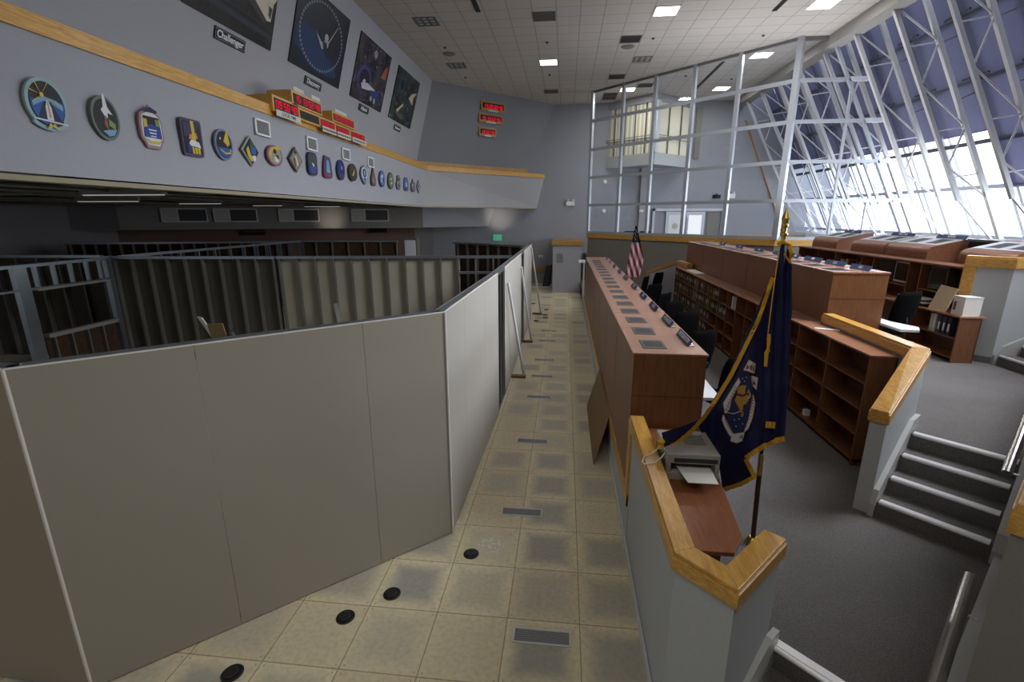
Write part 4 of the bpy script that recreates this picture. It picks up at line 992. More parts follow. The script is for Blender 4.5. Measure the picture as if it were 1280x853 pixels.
# calibrated view of the real place, used to turn measurements into positions
CAM = Vector((-.2077, -3.3381, 3.3192)); yaw, pitch, roll, FP = -.1079, -.2549, -.0006, 599.48
cf = Vector((math.sin(yaw)*math.cos(pitch), math.cos(yaw)*math.cos(pitch), math.sin(pitch)))
cr = Vector((math.cos(yaw), -math.sin(yaw), 0)); cu_ = cr.cross(cf)
cr2 = cr*math.cos(roll)+cu_*math.sin(roll); cu2 = -cr*math.sin(roll)+cu_*math.cos(roll)
def at(px, py, Y):
    d = cf+cr2*((px-640)/FP)-cu2*((py-426.5)/FP); return CAM+d*((Y-CAM.y)/d.y)
r = empty('flag_stand_pole', (1.62, .72, Z1), 'tall dark wooden flag pole with a brass spear finial beside the oak half wall', 'flag pole')
pb = Vector((1.50, .50, Z1)); pt = Vector((1.475, .66, 3.14)); pd = (pt-pb).normalized()
MB().tube([pb+up*.02, pb.lerp(pt, .265)], .02, 10).build('lower_pole', M['pole'], r)
MB().tube([pb.lerp(pt, .30), pt], .014, 10).build('upper_pole', M['pole'], r)
MB().tube([pb.lerp(pt, .24), pb.lerp(pt, .25), pb.lerp(pt, .315), pb.lerp(pt, .32)], [.018, .021, .021, .018], 12).build('brass_ferrule', M['brass'], r)
MB().tube([pb, pb+up*.03, pb+up*.06], [.06, .055, .03], 20).build('base', M['brass'], r)
e = lambda t: pt+pd*t
MB().tube([e(0), e(.03), e(.035), e(.05), e(.06), e(.09), e(.10), e(.115), e(.12), e(.16), e(.24)], [.016, .02, .028, .028, .018, .018, .026, .026, .02, .03, .002], 12).build('spear_finial', M['brass'], r)
flag = empty('ceremonial_flag', (1.5, .65, 1.2), 'navy blue flag with gold fringe and a round agency seal, tied to the oak cap', 'flag')
def fold(px, py):
    return .012*math.sin(px*.55+py*.02)*max(0, min(1, (px-925)/40))+.012*math.sin(px*.13+py*.035)
def fp(px, py, off=0): return at(px, py, yflag(px)+fold(px, py)-off)
def sheet(rows, mat, name, thick=.0, nn_=14, off=0, parent=None):
    """rows: list of (py_left, px_left, py_right, px_right)"""
    m = MB(); vs = []; fs = []; R_ = []
    dense = []
    for i in range(len(rows)-1):
        for k_ in range(6):
            t = k_/6; dense.append(tuple(rows[i][q]*(1-t)+rows[i+1][q]*t for q in range(4)))
    dense.append(rows[-1])
    for (xl, yl, xr, yr) in dense:
        for q in range(nn_+1):
            t = q/nn_; vs.append(fp(xl+(xr-xl)*t, yl+(yr-yl)*t, off))
    for j in range(len(dense)-1):
        for q in range(nn_): a = j*(nn_+1)+q; fs.append((a, a+1, a+nn_+2, a+nn_+1))
    return m.add(vs, fs).build(name, mat, parent, smooth=True)
sheet([(976, 306, 986, 307), (969, 345, 990, 335), (948, 400, 990, 380), (913.5, 470, 986, 470), (893, 503, 984, 505), (872, 530, 982, 530), (880, 548, 981, 546), (893, 560, 957, 558)], M['navy'], 'cloth', nn_=26, parent=flag)
sheet([(893, 560, 957, 558), (896, 575, 934, 572), (900, 590, 940, 588), (903, 612, 944, 596)], M['navy'], 'cloth', nn_=12, parent=flag)
sheet([(965, 345, 969, 345), (934, 415.5, 942, 415.5), (911, 467, 915, 467), (877, 524, 880, 524), (850, 534, 864, 540), (827, 541, 831, 562)], M['navy'], 'cloth', nn_=5, off=.012, parent=flag)
def ribbon(pts, w, mat, name, off=.02, parent=flag, rag=0):
    m = MB(); vs = []; fs = []; D = []
    for i in range(len(pts)-1):
        for k_ in range(5): t = k_/5; D.append((pts[i][0]*(1-t)+pts[i+1][0]*t, pts[i][1]*(1-t)+pts[i+1][1]*t))
    D.append(pts[-1])
    for i, p in enumerate(D):
        a = D[max(0, i-1)]; b = D[min(len(D)-1, i+1)]; dx, dy = b[0]-a[0], b[1]-a[1]; l = math.hypot(dx, dy) or 1; nx, ny = -dy/l, dx/l
        jw = w*(1+(rag*((i % 2)-.5)))
        vs += [fp(p[0]-nx*w/2, p[1]-ny*w/2, off), fp(p[0]+nx*jw/2, p[1]+ny*jw/2, off)]
    for i in range(len(D)-1): fs.append((2*i, 2*i+1, 2*i+3, 2*i+2))
    return m.add(vs, fs).build(name, mat, parent)
ribbon([(966, 347), (948, 400), (930, 437), (913.5, 470), (893, 503), (880, 522), (864.5, 539), (848, 553), (831, 562.6)], 5.0, M['gold'], 'fringe', .022, rag=.2)
ribbon([(905, 612), (925, 606), (944, 596)], 5.5, M['gold'], 'fringe', .022, rag=.3)
ribbon([(944, 597), (938, 586), (932, 574)], 5.5, M['gold'], 'fringe', .022, rag=.3)
ribbon([(932, 573), (945, 564), (958, 556)], 6, M['gold'], 'fringe', .022, rag=.3)
ribbon([(957, 531), (969, 532)], 8, M['gold'], 'fringe', .03)
ribbon([(969, 551), (981, 549)], 7, M['gold'], 'fringe', .022)
ribbon([(958, 557), (970, 551)], 5, M['gold'], 'fringe', .022)
# seal
def z2p(x, y): return (870+x/3.554, 420+y/3.554)
def decal(polys, name, mat, off):
    m = MB()
    for P in polys:
        pp = [z2p(*q) for q in P]; c = (sum(p[0] for p in pp)/len(pp), sum(p[1] for p in pp)/len(pp)); vs = [fp(*c, off)]; n = 0
        D = []
        for i in range(len(pp)):
            a, b = pp[i], pp[(i+1) % len(pp)]
            for k_ in range(3): t = k_/3; D.append((a[0]*(1-t)+b[0]*t, a[1]*(1-t)+b[1]*t))
        vs += [fp(*q, off) for q in D]; nD = len(D)
        m.add(vs, [(0, 1+(i+1) % nD, 1+i) for i in range(nD)])
    return m.build(name, mat, flag)
def strokes(lines, w, name, mat, off):
    polys = []
    for L_ in lines:
        for (a, b) in zip(L_[:-1], L_[1:]):
            dx, dy = b[0]-a[0], b[1]-a[1]; l = math.hypot(dx, dy); nx, ny = -dy/l*w/2, dx/l*w/2
            polys.append([(a[0]-nx, a[1]-ny), (b[0]-nx, b[1]-ny), (b[0]+nx, b[1]+ny), (a[0]+nx, a[1]+ny)])
    return decal(polys, name, mat, off)
white = flat(206, 204, 206, .8); gold2 = flat(170, 134, 48, .8); maroon = flat(92, 36, 40, .8); sblue = flat(30, 36, 84, .8)
band = [[(212, 152), (236, 108), (264, 124), (258, 168), (232, 156)], [(246, 178), (274, 186), (268, 240), (252, 222)], [(190, 188), (196, 206), (158, 278), (148, 326), (130, 345), (122, 300)],
        [(254, 262), (262, 300), (252, 360), (232, 412), (214, 428), (232, 376), (244, 320)], [(122, 352), (132, 372), (160, 424), (166, 440), (152, 446), (128, 404), (116, 372)], [(160, 438), (214, 430), (206, 466), (182, 476), (154, 468)]]
strokes([P + [P[0]] for P in band], 5, 'seal_edge', gold2, .0245)
decal(band, 'seal_band', white, .026)
decal([[(196, 206), (232, 158), (252, 224), (256, 262), (244, 320), (232, 376), (212, 430), (166, 438), (132, 372), (148, 326), (158, 278)]], 'seal_field', sblue, .0235)
decal([[(186, 232), (200, 220), (226, 220), (238, 240), (240, 262), (228, 300), (236, 318), (222, 346), (202, 362), (192, 334), (176, 306), (172, 288), (182, 262)]], 'seal_planet', gold2, .0255)
decal([[(174, 252), (206, 262), (236, 252), (240, 262), (208, 272), (178, 264)], [(232, 290), (238, 312), (208, 342), (204, 330), (224, 312)], [(170, 284), (200, 336), (208, 356), (198, 348), (176, 308)]], 'seal_chevron', maroon, .028)
strokes([[(132, 340), (168, 346), (200, 334)], [(236, 252), (242, 264), (238, 276), (228, 276)]], 3, 'seal_orbit', white, .029)
strokes([[(205, 188), (208, 192)], [(222, 182), (225, 186)], [(214, 200), (216, 204)], [(190, 368), (193, 372)], [(176, 400), (179, 404)], [(206, 390), (209, 393)], [(170, 372), (172, 376)]], 3.5, 'seal_star', white, .026)
# mirrored lettering seen through the cloth, written as strokes: N A (top), A (right), NATIONAL etc.
L_ = [[(222, 146), (230, 128), (226, 150), (236, 134)], [(238, 150), (242, 134)], [(246, 154), (246, 130), (256, 156), (258, 132)],   # mirrored "NI"/"NA"
      [(252, 218), (256, 200), (266, 220)], [(254, 211), (262, 214)], [(192, 456), (204, 440), (206, 462)], [(197, 451), (206, 453)]]
strokes(L_, 3.2, 'seal_lettering', maroon, .031)
lt = []
for q in range(8): y = 225+q*14; x = 176-q*5.8; lt += [[(x-5, y), (x+5, y+4)], [(x-5, y+6), (x+4, y+9)]]
for q in range(6): y = 366+q*11; x = 124+q*6; lt += [[(x+2, y+6), (x+12, y-1)], [(x+5, y+9), (x+12, y+5)]]
for q in range(9): y = 285+q*14; x = 254-q*q*.42-q*.6; lt += [[(x-5, y), (x+4, y+3)]]
strokes(lt, 2.4, 'seal_lettering', maroon, .031)
# cord, tassel and knot
def cordpts(P, off): return [fp(x, y, off) for x, y in P]
MB().tube(cordpts([(974, 315), (968, 352), (962, 400), (959, 425), (962, 440)], .045), .004, 6).build('cord', M['gold'], flag)
MB().tube(cordpts([(962, 418), (961, 428), (960, 436), (958, 442), (957, 458)], .05), [.008, .014, .010, .016, .013], 8).build('tassel', M['gold'], flag)
MB().tube(cordpts([(972, 306), (979, 302), (986, 306), (990, 316), (987, 328), (981, 318)], .05), [.012, .018, .016, .017, .012, .008], 8).build('bow', M['gold'], flag)
kx = at(826, 556, .40)
MB().lathe([(.0, -.045), (.028, -.03), (.02, 0), (.034, .03), (.012, .055), (.0, .06)], tuple(kx), 10).build('knot_tassel', M['gold'], flag)
cz = 1.386
MB().tube([(.62, .42, 1.45), (.56, .40, 1.40), (.49, .36, cz), (.468, .30, 1.37), (.475, .24, cz), (.56, .26, cz+.004), (.62, .33, 1.40), (.67, .38, 1.44), (.64, .42, 1.46)], .006, 6).build('white_tie_cord', M['white'], flag)

# striped flag at the far end
r = empty('flag_stand_pole', (2.13, 13.5, Z1), 'thin flag pole with a pointed gold tip at the far end of the front row', 'flag pole')
MB().tube([(2.13, 13.5, Z1), (2.13, 13.5, 2.98)], .013, 8).build('pole', M['pole'], r); MB().lathe([(.012, 0), (.03, .03), (.012, .05), (.02, .08), (.002, .16)], (2.13, 13.5, 2.98), 8).build('finial', M['brass'], r)
MB().lathe([(.15, 0), (.13, .03), (.03, .05)], (2.13, 13.5, Z1), 14).build('base', M['brass'], r)
us = NT('stripes_red_white'); s3 = us.sep(us.obj()); fr = us.math('FRACT', us.math('ADD', us.math('MULTIPLY', s3[0], 5.5), us.math('MULTIPLY', s3[2], 1.9)))
us.bsdf(us.mix(us.smooth(fr, .47, .53), rgb(128, 30, 40), rgb(198, 186, 186)), .8)
fl = empty('striped_flag', (2.13, 13.5, 1.3), 'red and white striped flag with a dark starred canton hanging on its pole', 'flag')
vs = []; fs = []; n = 16; Zs = [3.0-.09*q for q in range(20)]
for j, z in enumerate(Zs):
    t = j/19; wl = .02+.24*t; wr = .03+.30*min(1, t*1.6)*(1-.35*max(0, t-.6)/.4)
    for i in range(n+1): u = i/n; x = -wl+(wl+wr)*u; vs.append((2.13+x, 13.44+.04*math.sin(u*16+t*3), z))
for j in range(19):
    for i in range(n): a = j*(n+1)+i; fs.append((a, a+1, a+n+2, a+n+1))
k0 = 9*n
MB().add(vs, fs[k0-3*n:]).build('striped_cloth', us.m, fl, smooth=True); MB().add(vs, fs[:k0-3*n]).build('canton', flat(26, 26, 50, .8), fl, smooth=True)
m = MB()
for q in range(12): x = 2.10+.02*(q % 4); z = 2.90-.035*q; m.box(x, x+.012, 13.385, 13.39, z, z+.012)
m.build('star', M['white'], fl)

# ------------------------------------------------------------------ left wall: posters, name boards, clocks, emblems
wn = Vector((1, 0, -k)).normalized()   # inclined wall normal
vup = Vector((k, 0, 1)).normalized()
def wpt(y, z, off=.02): p = Vector((lx(z), y, z)); return p+wn*off
def wframe(y, z, off=.02): return frame(wpt(y, z, off), (0, 1, 0), vup)
zc = (6.45+7.93)/2; hh = (7.93-6.45)/2*math.sqrt(1+k*k)
def nebula(name, cols, sc, seed):
    t = NT(name); p = t.n('ShaderNodeVectorMath', operation='ADD'); t.l(t.obj(), p.inputs[0]); p.inputs[1].default_value = (seed, seed*2, 0)
    a = t.noise(p.outputs[0], sc, 6.0, .65); b = t.noise(p.outputs[0], sc*2.3, 4.0, .6)
    c = t.mix(t.smooth(a, .40, .60), cols[0], cols[1]); c = t.mix(t.smooth(b, .52, .66), c, cols[2]); c = t.mix(t.smooth(t.noise(p.outputs[0], sc*5, 2.0), .66, .72), c, cols[3])
    t.bsdf(c, .35, 0, .4); return t.m
def poster(yc, w, mat, lb, extra):
    r = empty('wall_poster', wpt(yc, zc), lb, 'poster')
    mw = wframe(yc, zc, .005)
    MB().box(-w/2, w/2, -hh, hh, 0, .02).build('print', mat, r, mw=mw)
    m = MB(); m.box(-w/2-.012, w/2+.012, hh, hh+.012, 0, .024).box(-w/2-.012, w/2+.012, -hh-.012, -hh, 0, .024).box(-w/2-.012, -w/2, -hh, hh, 0, .024).box(w/2, w/2+.012, -hh, hh, 0, .024)
    m.build('poster_edge', M['black'], r, mw=mw)
    for (nm_, mt, polys, o) in extra:
        m = MB()
        for P in polys: m.add([(x, y, .0215+o) for x, y in P], [tuple(range(len(P)))])
        ob = m.build(nm_, mt, r, mw=mw)
def disc(cx, cy, rx, ry=None, n=20, a0=0): ry = ry or rx; return [(cx+rx*math.cos(2*PI*i/n+a0), cy+ry*math.sin(2*PI*i/n+a0)) for i in range(n)]
poster(5.42, 2.2, nebula('poster_dusk', [rgb(20, 17, 16), rgb(40, 34, 32), rgb(16, 16, 18), rgb(60, 56, 56)], 1.2, 3), 'dark poster of a white winged spacecraft tail, nearest to the camera on the left wall',
       [('runway', flat(44, 50, 58), [[(-1.1, -.56), (1.1, -.62), (1.1, -.54), (-1.1, -.46)], [(-1.1, -.40), (1.1, -.45), (1.1, -.43), (-1.1, -.37)]], .001),
        ('craft', flat(196, 186, 170), [[(-1.05, .72), (-.5, .74), (.95, -.12), (1.0, -.32), (.88, -.34), (.2, .02)], [(.72, .0), (1.0, .18), (1.1, .42), (1.2, .40), (1.16, .16), (1.02, -.02), (1.0, -.3), (.86, -.1)]], .002),
        ('craft_shadow', flat(66, 60, 56), [[(-.9, .60), (.2, .02), (.88, -.34), (.84, -.42), (.1, -.12)], [(.90, -.08), (1.0, -.1), (.98, -.28), (.90, -.24)]], .003)])
ring = [disc(.93*math.cos(a), .66*math.sin(a)+.02, .036, .032, 8) for a in [2*PI*i/52 for i in range(52)]]
poster(8.30, 2.24, nebula('poster_night_blue', [rgb(14, 18, 34), rgb(22, 30, 52), rgb(40, 32, 44), rgb(30, 34, 50)], .9, 8), 'dark blue poster with a ring of beads around a white spacecraft over the sea',
       [('sea', flat(24, 50, 88), [[(-1.1, -.05), (-.75, .10), (-.3, .05), (.2, -.25), (.8, -.45), (.9, -.60), (.3, -.68), (-.4, -.62), (-1.0, -.4)]], .001), ('bead_ring', flat(112, 124, 130), ring, .002),
        ('craft', flat(160, 164, 166), [[(-.30, .08), (.0, -.06), (.1, -.02), (.14, -.14), (.06, -.20), (-.05, -.12)], [(.28, .02), (.62, .46), (.61, .42), (.31, .0)], disc(.18, .08, .09, .08, 10), disc(.24, -.04, .07, .09, 10), [(.1, .0), (.32, .04), (.3, -.05), (.12, -.08)]], .003),
        ('craft_shadow', flat(40, 44, 50), [[(.02, -.02), (.2, -.02), (.3, -.14), (.1, -.16)]], .004)])
poster(11.2, 2.18, nebula('poster_collage', [rgb(20, 18, 26), rgb(70, 62, 62), rgb(56, 58, 110), rgb(150, 150, 150)], 2.4, 14), 'dark collage poster of spacecraft scenes, third along the left wall',
       [('moon_rim', flat(72, 62, 118), [disc(-.45, -.18, .42, .32)], .001), ('moon', flat(26, 22, 44), [disc(-.42, -.22, .34, .26)], .002), ('craft', flat(190, 190, 196), [[(-.6, -.34), (-.2, -.25), (.4, -.32), (-.1, -.42), (-.5, -.46)], disc(-.42, -.3, .1, .1, 10)], .003),
        ('orange_glow', flat(150, 92, 50), [[(.6, .1), (.85, .45), (1.0, .4), (.95, .1)]], .001), ('blue_patch', flat(48, 60, 130), [[(.1, -.35), (.7, -.3), (.6, -.52), (.15, -.5)]], .001), ('badge', flat(150, 152, 150), [disc(0, .55, .12, .1, 12), disc(.2, -.58, .08, .07, 12), disc(.45, -.6, .08, .08, 12)], .002)])
poster(14.1, 2.2, nebula('poster_teal', [rgb(18, 24, 26), rgb(44, 62, 68), rgb(80, 82, 70), rgb(150, 150, 130)], 1.8, 23), 'dark teal poster with a pale winged craft, farthest on the left wall',
       [('ring_outer', flat(60, 82, 92), [disc(-.5, .35, .24, .24)], .001), ('ring_inner', flat(24, 34, 40), [disc(-.5, .35, .17, .17)], .002), ('craft', flat(190, 180, 140), [[(.3, .1), (.55, .3), (1.05, .42), (.75, .2), (.8, -.05), (.5, .05)], [(-.6, -.45), (-.1, -.15), (-.05, -.2), (-.5, -.52)]], .003), ('arc', flat(84, 88, 66), [[(-.7, -.55), (-.2, -.66), (.3, -.6), (.0, -.5), (-.4, -.48)]], .002)])
for i, (yc, w, z, h, t, fs_) in enumerate([(5.42, .78, 6.28, .19, 'Challenger', .155), (8.25, .74, 6.27, .17, 'Discovery', .14), (11.11, .68, 6.30, .17, 'Atlantis', .14), (13.98, .62, 6.26, .17, 'Endeavour', .115)]):
    r = empty('name_board', wpt(yc, z), 'black name board with white lettering under the %s poster on the left wall' % ['first', 'second', 'third', 'fourth'][i], 'sign')
    mw = wframe(yc, z, .004); m = MB(); m.mat(M['black']).box(-w/2, w/2, -h/2, h/2, 0, .02); m.build('board', None, r, mw=mw)
    m = MB(); a, b = w/2-.02, h/2-.02
    for P in ([(-a, b-.006), (a, b-.006), (a, b), (-a, b)], [(-a, -b), (a, -b), (a, -b+.006), (-a, -b+.006)], [(-a, -b), (-a+.006, -b), (-a+.006, b), (-a, b)], [(a-.006, -b), (a, -b), (a, b), (a-.006, b)]): m.add([(x, y, .021) for x, y in P], [(0, 1, 2, 3)])
    m.build('border_line', flat(150, 150, 150), r, mw=mw)
    text(t, 'lettering', M['text_white'], wframe(yc, z, .026), fs_, r, .002)

SEG = {'0': 'abcdef', '1': 'bc', '2': 'abged', '3': 'abgcd', '4': 'fgbc', '5': 'afgcd', '6': 'afgedc', '7': 'abc', '8': 'abcdefg', '9': 'abcdfg'}
def digits(s, w, h):
    """seven segment digits centred on the origin in local xy"""
    m = MB(); n = sum(.45 if c in ': ' else 1 for c in s); cw = w/n; x = -w/2; t = h*.13
    for c in s:
        if c == ' ': x += cw*.45; continue
        if c == ':':
            for yy in (-.2, .2): m.box(x+cw*.12, x+cw*.28, h*yy-t*.5, h*yy+t*.5, 0, .002)
            x += cw*.45; continue
        a, b = x+cw*.12, x+cw*.88; y0, y1 = -h/2, h/2
        R = {'a': (a, b, y1-t, y1), 'd': (a, b, y0, y0+t), 'g': (a, b, -t/2, t/2), 'f': (a, a+t, 0, y1), 'b': (b-t, b, 0, y1), 'e': (a, a+t, y0, 0), 'c': (b-t, b, y0, 0)}
        for k_ in SEG[c]: q = R[k_]; m.box(*q, 0, .002)
        x += cw
    return m
XC = -5.50
def clock(y0, y1, z0, z1, s, lb, parentloc=None, zlab=None, labtext=None, mount=True, ht=.055):
    r = empty('countdown_clock', (XC, (y0+y1)/2, z0), lb, 'clock')
    B('clock_case', M['oak'], XC-.5, XC, y0-.05, y1+.05, z0-.035, z1+.045, r, .004)
    B('display_face', flat(22, 14, 20), XC, XC+.006, y0, y1, z0, z1, r)
    mw = frame((XC+.007, (y0+y1)/2, (z0+z1)/2), (0, 1, 0), (0, 0, 1))
    if s: digits(s if ':' in s else s[:2]+' '+s[2:4]+' '+s[4:6] if ' ' not in s else s, (y1-y0)*.92, (z1-z0)*.66).build('led_digits', M['led'], r, mw=mw)
    if zlab is not None:
        B('caption_strip', flat(190, 190, 180), XC+.03, XC+.036, y0-.02, y1+.02, zlab, zlab+ht*2, r)
        if labtext: text(labtext, 'caption', M['text_dark'], frame((XC+.037, (y0+y1)/2, zlab+ht), (0, 1, 0), (0, 0, 1)), .085, r, .001)
        else:
            m = MB(); 
            for q in range(10): m.box(-.35+q*.07, -.35+q*.07+.05, -.02, .02, 0, .001)
            m.build('caption', M['text_dark'], r, mw=frame((XC+.037, (y0+y1)/2, zlab+ht), (0, 1, 0), (0, 0, 1)))
    return r
clock(5.62, 6.42, 5.20, 5.40, '09 50 48', 'red digital clock in an oak case on the ledge, leftmost of the lower row', zlab=5.09, labtext='LOCAL TIME')
clock(6.30, 7.38, 5.45, 5.63, '15:13:52:48', 'wide red digital clock on top of the left pair of oak cases')
clock(6.50, 7.25, 5.21, 5.36, '', 'unlit dark clock display in the oak casework under the wide clock')
clock(7.33, 7.96, 5.20, 5.35, '000000', 'red digital clock, third display of the lower ledge row', zlab=5.10)
clock(8.05, 8.72, 5.20, 5.34, '000000', 'red digital clock, fourth display of the lower ledge row', zlab=5.10)
clock(8.86, 9.66, 5.20, 5.34, '000000', 'red digital clock, rightmost of the lower ledge row', zlab=5.10)
clock(7.96, 9.04, 5.44, 5.58, '00:00:00:00', 'red digital clock on top of the right group of oak cases')
for i, (y0, y1) in enumerate([(6.36, 6.75), (7.05, 7.4), (8.1, 8.7)]):
    tag(B('caption_card', flat(196, 194, 186), XC-.02, XC-.01, y0, y1, 5.685 if i < 2 else 5.635, 5.76 if i < 2 else 5.70), 'pale caption card standing on the upper clock case, %s one' % ['left', 'middle', 'right'][i], 'card')
# clocks on the angled wall
an = Vector((1, -1, -k*S2)).normalized(); au = Vector((1, 1, 0)).normalized()
def apt(x, z): h = k*(HC-z); return Vector((x, x+21.98+S2*h, z))
for i, (x, z, w, h, s) in enumerate([(-3.44, 7.83, 1.12, .26, '1:5:00:00:48'), (-3.55, 7.38, 1.12, .24, '13:13:52:48'), (-3.71, 6.86, .80, .24, '13:52:48')]):
    r = empty('countdown_clock', apt(x, z), 'red digital clock on the angled far wall, %s of three' % ['topmost', 'middle', 'lowest'][i], 'clock')
    mw = frame(apt(x, z)+an*.01, au, up); W, H = w/2, h/2
    MB().box(-W-.06, W+.06, -H-.06, H+.06, 0, .06).build('clock_case', M['oak_dim'], r, .004, mw=mw); MB().box(-W, W, -H+.03, H-.01, .06, .066).build('display_face', flat(30, 8, 12), r, mw=mw)
    mw2 = frame(apt(x, z)+an*.08, au, up); digits(s, w*.9, h*.6).build('led_digits', M['led'], r, mw=mw2)
    MB().box(-W*.45, W*.45, -H-.07, -H-.01, .06, .07).build('caption_strip', flat(205, 205, 200), r, mw=mw)

# emblem row
bA = (TB+TC)/2; bn = ((BB+BC)/2-(TB+TC)/2); bdir = (TC-TB).normalized(); vdir = -(bn-bdir*bn.dot(bdir)).normalized()
def bandpt(y, z):
    t = (z-3.725)/(5.1-3.725); q = lambda a, b: a+(b-a)*((y-a.y)/(b.y-a.y))
    return q(BB, BC)*(1-t)+q(TB, TC)*t
def starp(n, r1, r2, a0=PI/2): return [((r1 if i % 2 == 0 else r2)*math.cos(a0+PI*i/n), (r1 if i % 2 == 0 else r2)*math.sin(a0+PI*i/n)) for i in range(2*n)]
def rrect(w, h, r=.05): 
    out = []
    for cx, cy, a0 in ((w-r, h-r, 0), (-w+r, h-r, PI/2), (-w+r, -h+r, PI), (w-r, -h+r, 3*PI/2)):
        for q in range(5): a = a0+q*PI/8; out.append((cx+r*math.cos(a), cy+r*math.sin(a)))
    return out
def patch(y, z, w, h, shape, edge, field, lb, extra=(), circ=False):
    r = empty('mission_emblem', bandpt(y, z), lb, 'emblem')
    c = bandpt(y, z); bnn = bdir.cross(vdir)
    mw = frame(c+bnn*.004, bdir, vdir)
    def ext(P, z0, z1):
        n = len(P); vs = [(x*w/2, yy*h/2, z0) for x, yy in P]+[(x*w/2, yy*h/2, z1) for x, yy in P]
        m = MB(); m.add(vs, [tuple(range(n-1, -1, -1)), tuple(range(n, 2*n))]+[(i, (i+1) % n, n+(i+1) % n, n+i) for i in range(n)]); return m
    ext(shape, 0, .026).build('backing', edge, r, mw=mw)
    ext([(x*.84, yy*.86) for x, yy in shape], .026, .030).build('field', field, r, mw=mw)
    if extra:
        m = MB()
        for j, (mt, P) in enumerate(extra):
            m.mat(mt); m.add([(x*w/2, yy*h/2, .032+.0012*j) for x, yy in P], [tuple(range(len(P)))])
        m.build('emblem_art', None, r, mw=mw)
W_, BL, DB, YE, RD, BK, GY, LB_, GR, OR_ = flat(205, 210, 210), flat(40, 86, 148), flat(26, 30, 66), flat(196, 172, 60), flat(130, 52, 62), flat(26, 26, 30), flat(120, 130, 132), flat(110, 160, 190), flat(110, 140, 80), flat(190, 130, 90)
el = disc(0, 0, 1, 1, 28); dia = [(0, 1), (-1, 0), (0, -1), (1, 0)]; tri = [(-.55, 1), (.6, .9), (.8, .4), (.95, -.75), (.6, -1), (-.6, -1), (-.95, -.8), (-.8, .2)]
ray = lambda a, r1, wd: [(-.25+.0, .32), (-.25+r1*math.cos(a-wd), .32+r1*math.sin(a-wd)), (-.25+r1*math.cos(a+wd), .32+r1*math.sin(a+wd))]
half = lambda y0, r=.8: [(r*math.cos(a), r*math.sin(a)) for a in [PI+math.asin(-y0/r if y0 < 0 else -y0/r)+0*PI]] if False else [(r*math.cos(t), min(y0, r*math.sin(t))) for t in [2*PI*i/24 for i in range(24)]]
patch(1.46, 4.42, .42, .50, [(x, yy) if yy > -.72 else (x*1.25, yy) for x, yy in disc(0, 0, 1, 1, 36)], flat(140, 170, 176), BK, 'large oval emblem with a starburst above a white rocket, first on the left',
      [(BL, half(.15)), (LB_, [(-.72, .0), (-.2, .30), (.45, .2), (.74, .05), (.72, -.15), (.2, .05), (-.2, .1), (-.7, -.15)]), (DB, [(-.62, -.66), (-.18, .1), (.18, .1), (.62, -.66)]), (W_, [(-.16, -.6), (-.14, -.1), (-.05, .1), (.0, .2), (.05, .1), (.14, -.1), (.16, -.6)]), (OR_, [(-.04, -.5), (-.03, .1), (.03, .1), (.04, -.5)]),
       (YE, ray(.9, .75, .03)), (YE, ray(2.0, .5, .05)), (YE, ray(2.9, .6, .04)), (YE, ray(-.4, .8, .03)), (YE, ray(3.7, .6, .04)), (YE, disc(-.25, .32, .1, .1, 10)), (W_, [(-.8, -.58), (.8, -.66), (.8, -.72), (-.8, -.64)]), (YE, [(-.3, -.95), (-.1, -.7), (0, -.8), (.1, -.7), (.3, -.95), (.1, -.9), (0, -.85), (-.1, -.9)])])
patch(2.12, 4.41, .36, .48, [(x*(1-.0), yy) for x, yy in disc(0, 0, 1, 1, 28)], flat(96, 108, 100), BK, 'dark oval emblem with a white pointed craft over its rim, second on the left',
      [(W_, [(-.1, .1), (-.3, .35), (-.12, .5), (-.06, 1.0), (.05, 1.12), (.1, 1.0), (.2, .5), (.5, .2), (.15, .25), (.1, .0)]), (flat(150, 80, 70), [(-.1, .1), (.0, .1), (.06, -.55), (-.2, -.3)]), (GR, [(.15, .0), (.6, -.2), (.55, -.5), (.1, -.3)]), (LB_, [(-.4, -.6), (.1, -.5), (.62, -.45), (.4, -.72), (.0, -.82)])])
patch(2.77, 4.42, .36, .51, [(0, 1.05), (.3, .8), (.85, .62), (1, .2), (1, -.55), (.75, -.75), (.6, -1), (-.6, -1), (-.75, -.75), (-1, -.55), (-1, .2), (-.85, .62), (-.3, .8)], flat(150, 116, 124), W_, 'tall pink edged crest emblem with a blue centre, third on the left',
      [(BK, [(-.7, .5), (.7, .5), (.78, -.5), (-.78, -.5)]), (flat(36, 60, 140), [(-.72, .0), (0, .15), (.72, .0), (.7, -.5), (-.7, -.5)]), (YE, [(-.7, .35), (-.4, .35), (-.4, .0), (-.7, -.05)]), (W_, [(-.35, -.1), (.35, -.1), (.35, -.16), (-.35, -.16)]), (W_, [(-.3, -.25), (.3, -.25), (.3, -.31), (-.3, -.31)]), (W_, [(-.25, -.4), (.25, -.4), (.25, -.45), (-.25, -.45)]), (GR, [(.3, .4), (.65, .4), (.65, .05), (.3, .1)]), (YE, [(-.72, -.5), (-.4, -.65), (.4, -.65), (.72, -.5), (.4, -.78), (-.4, -.78)]), (DB, [(-.6, .8), (0, .95), (.6, .8), (.5, .68), (-.5, .68)])])
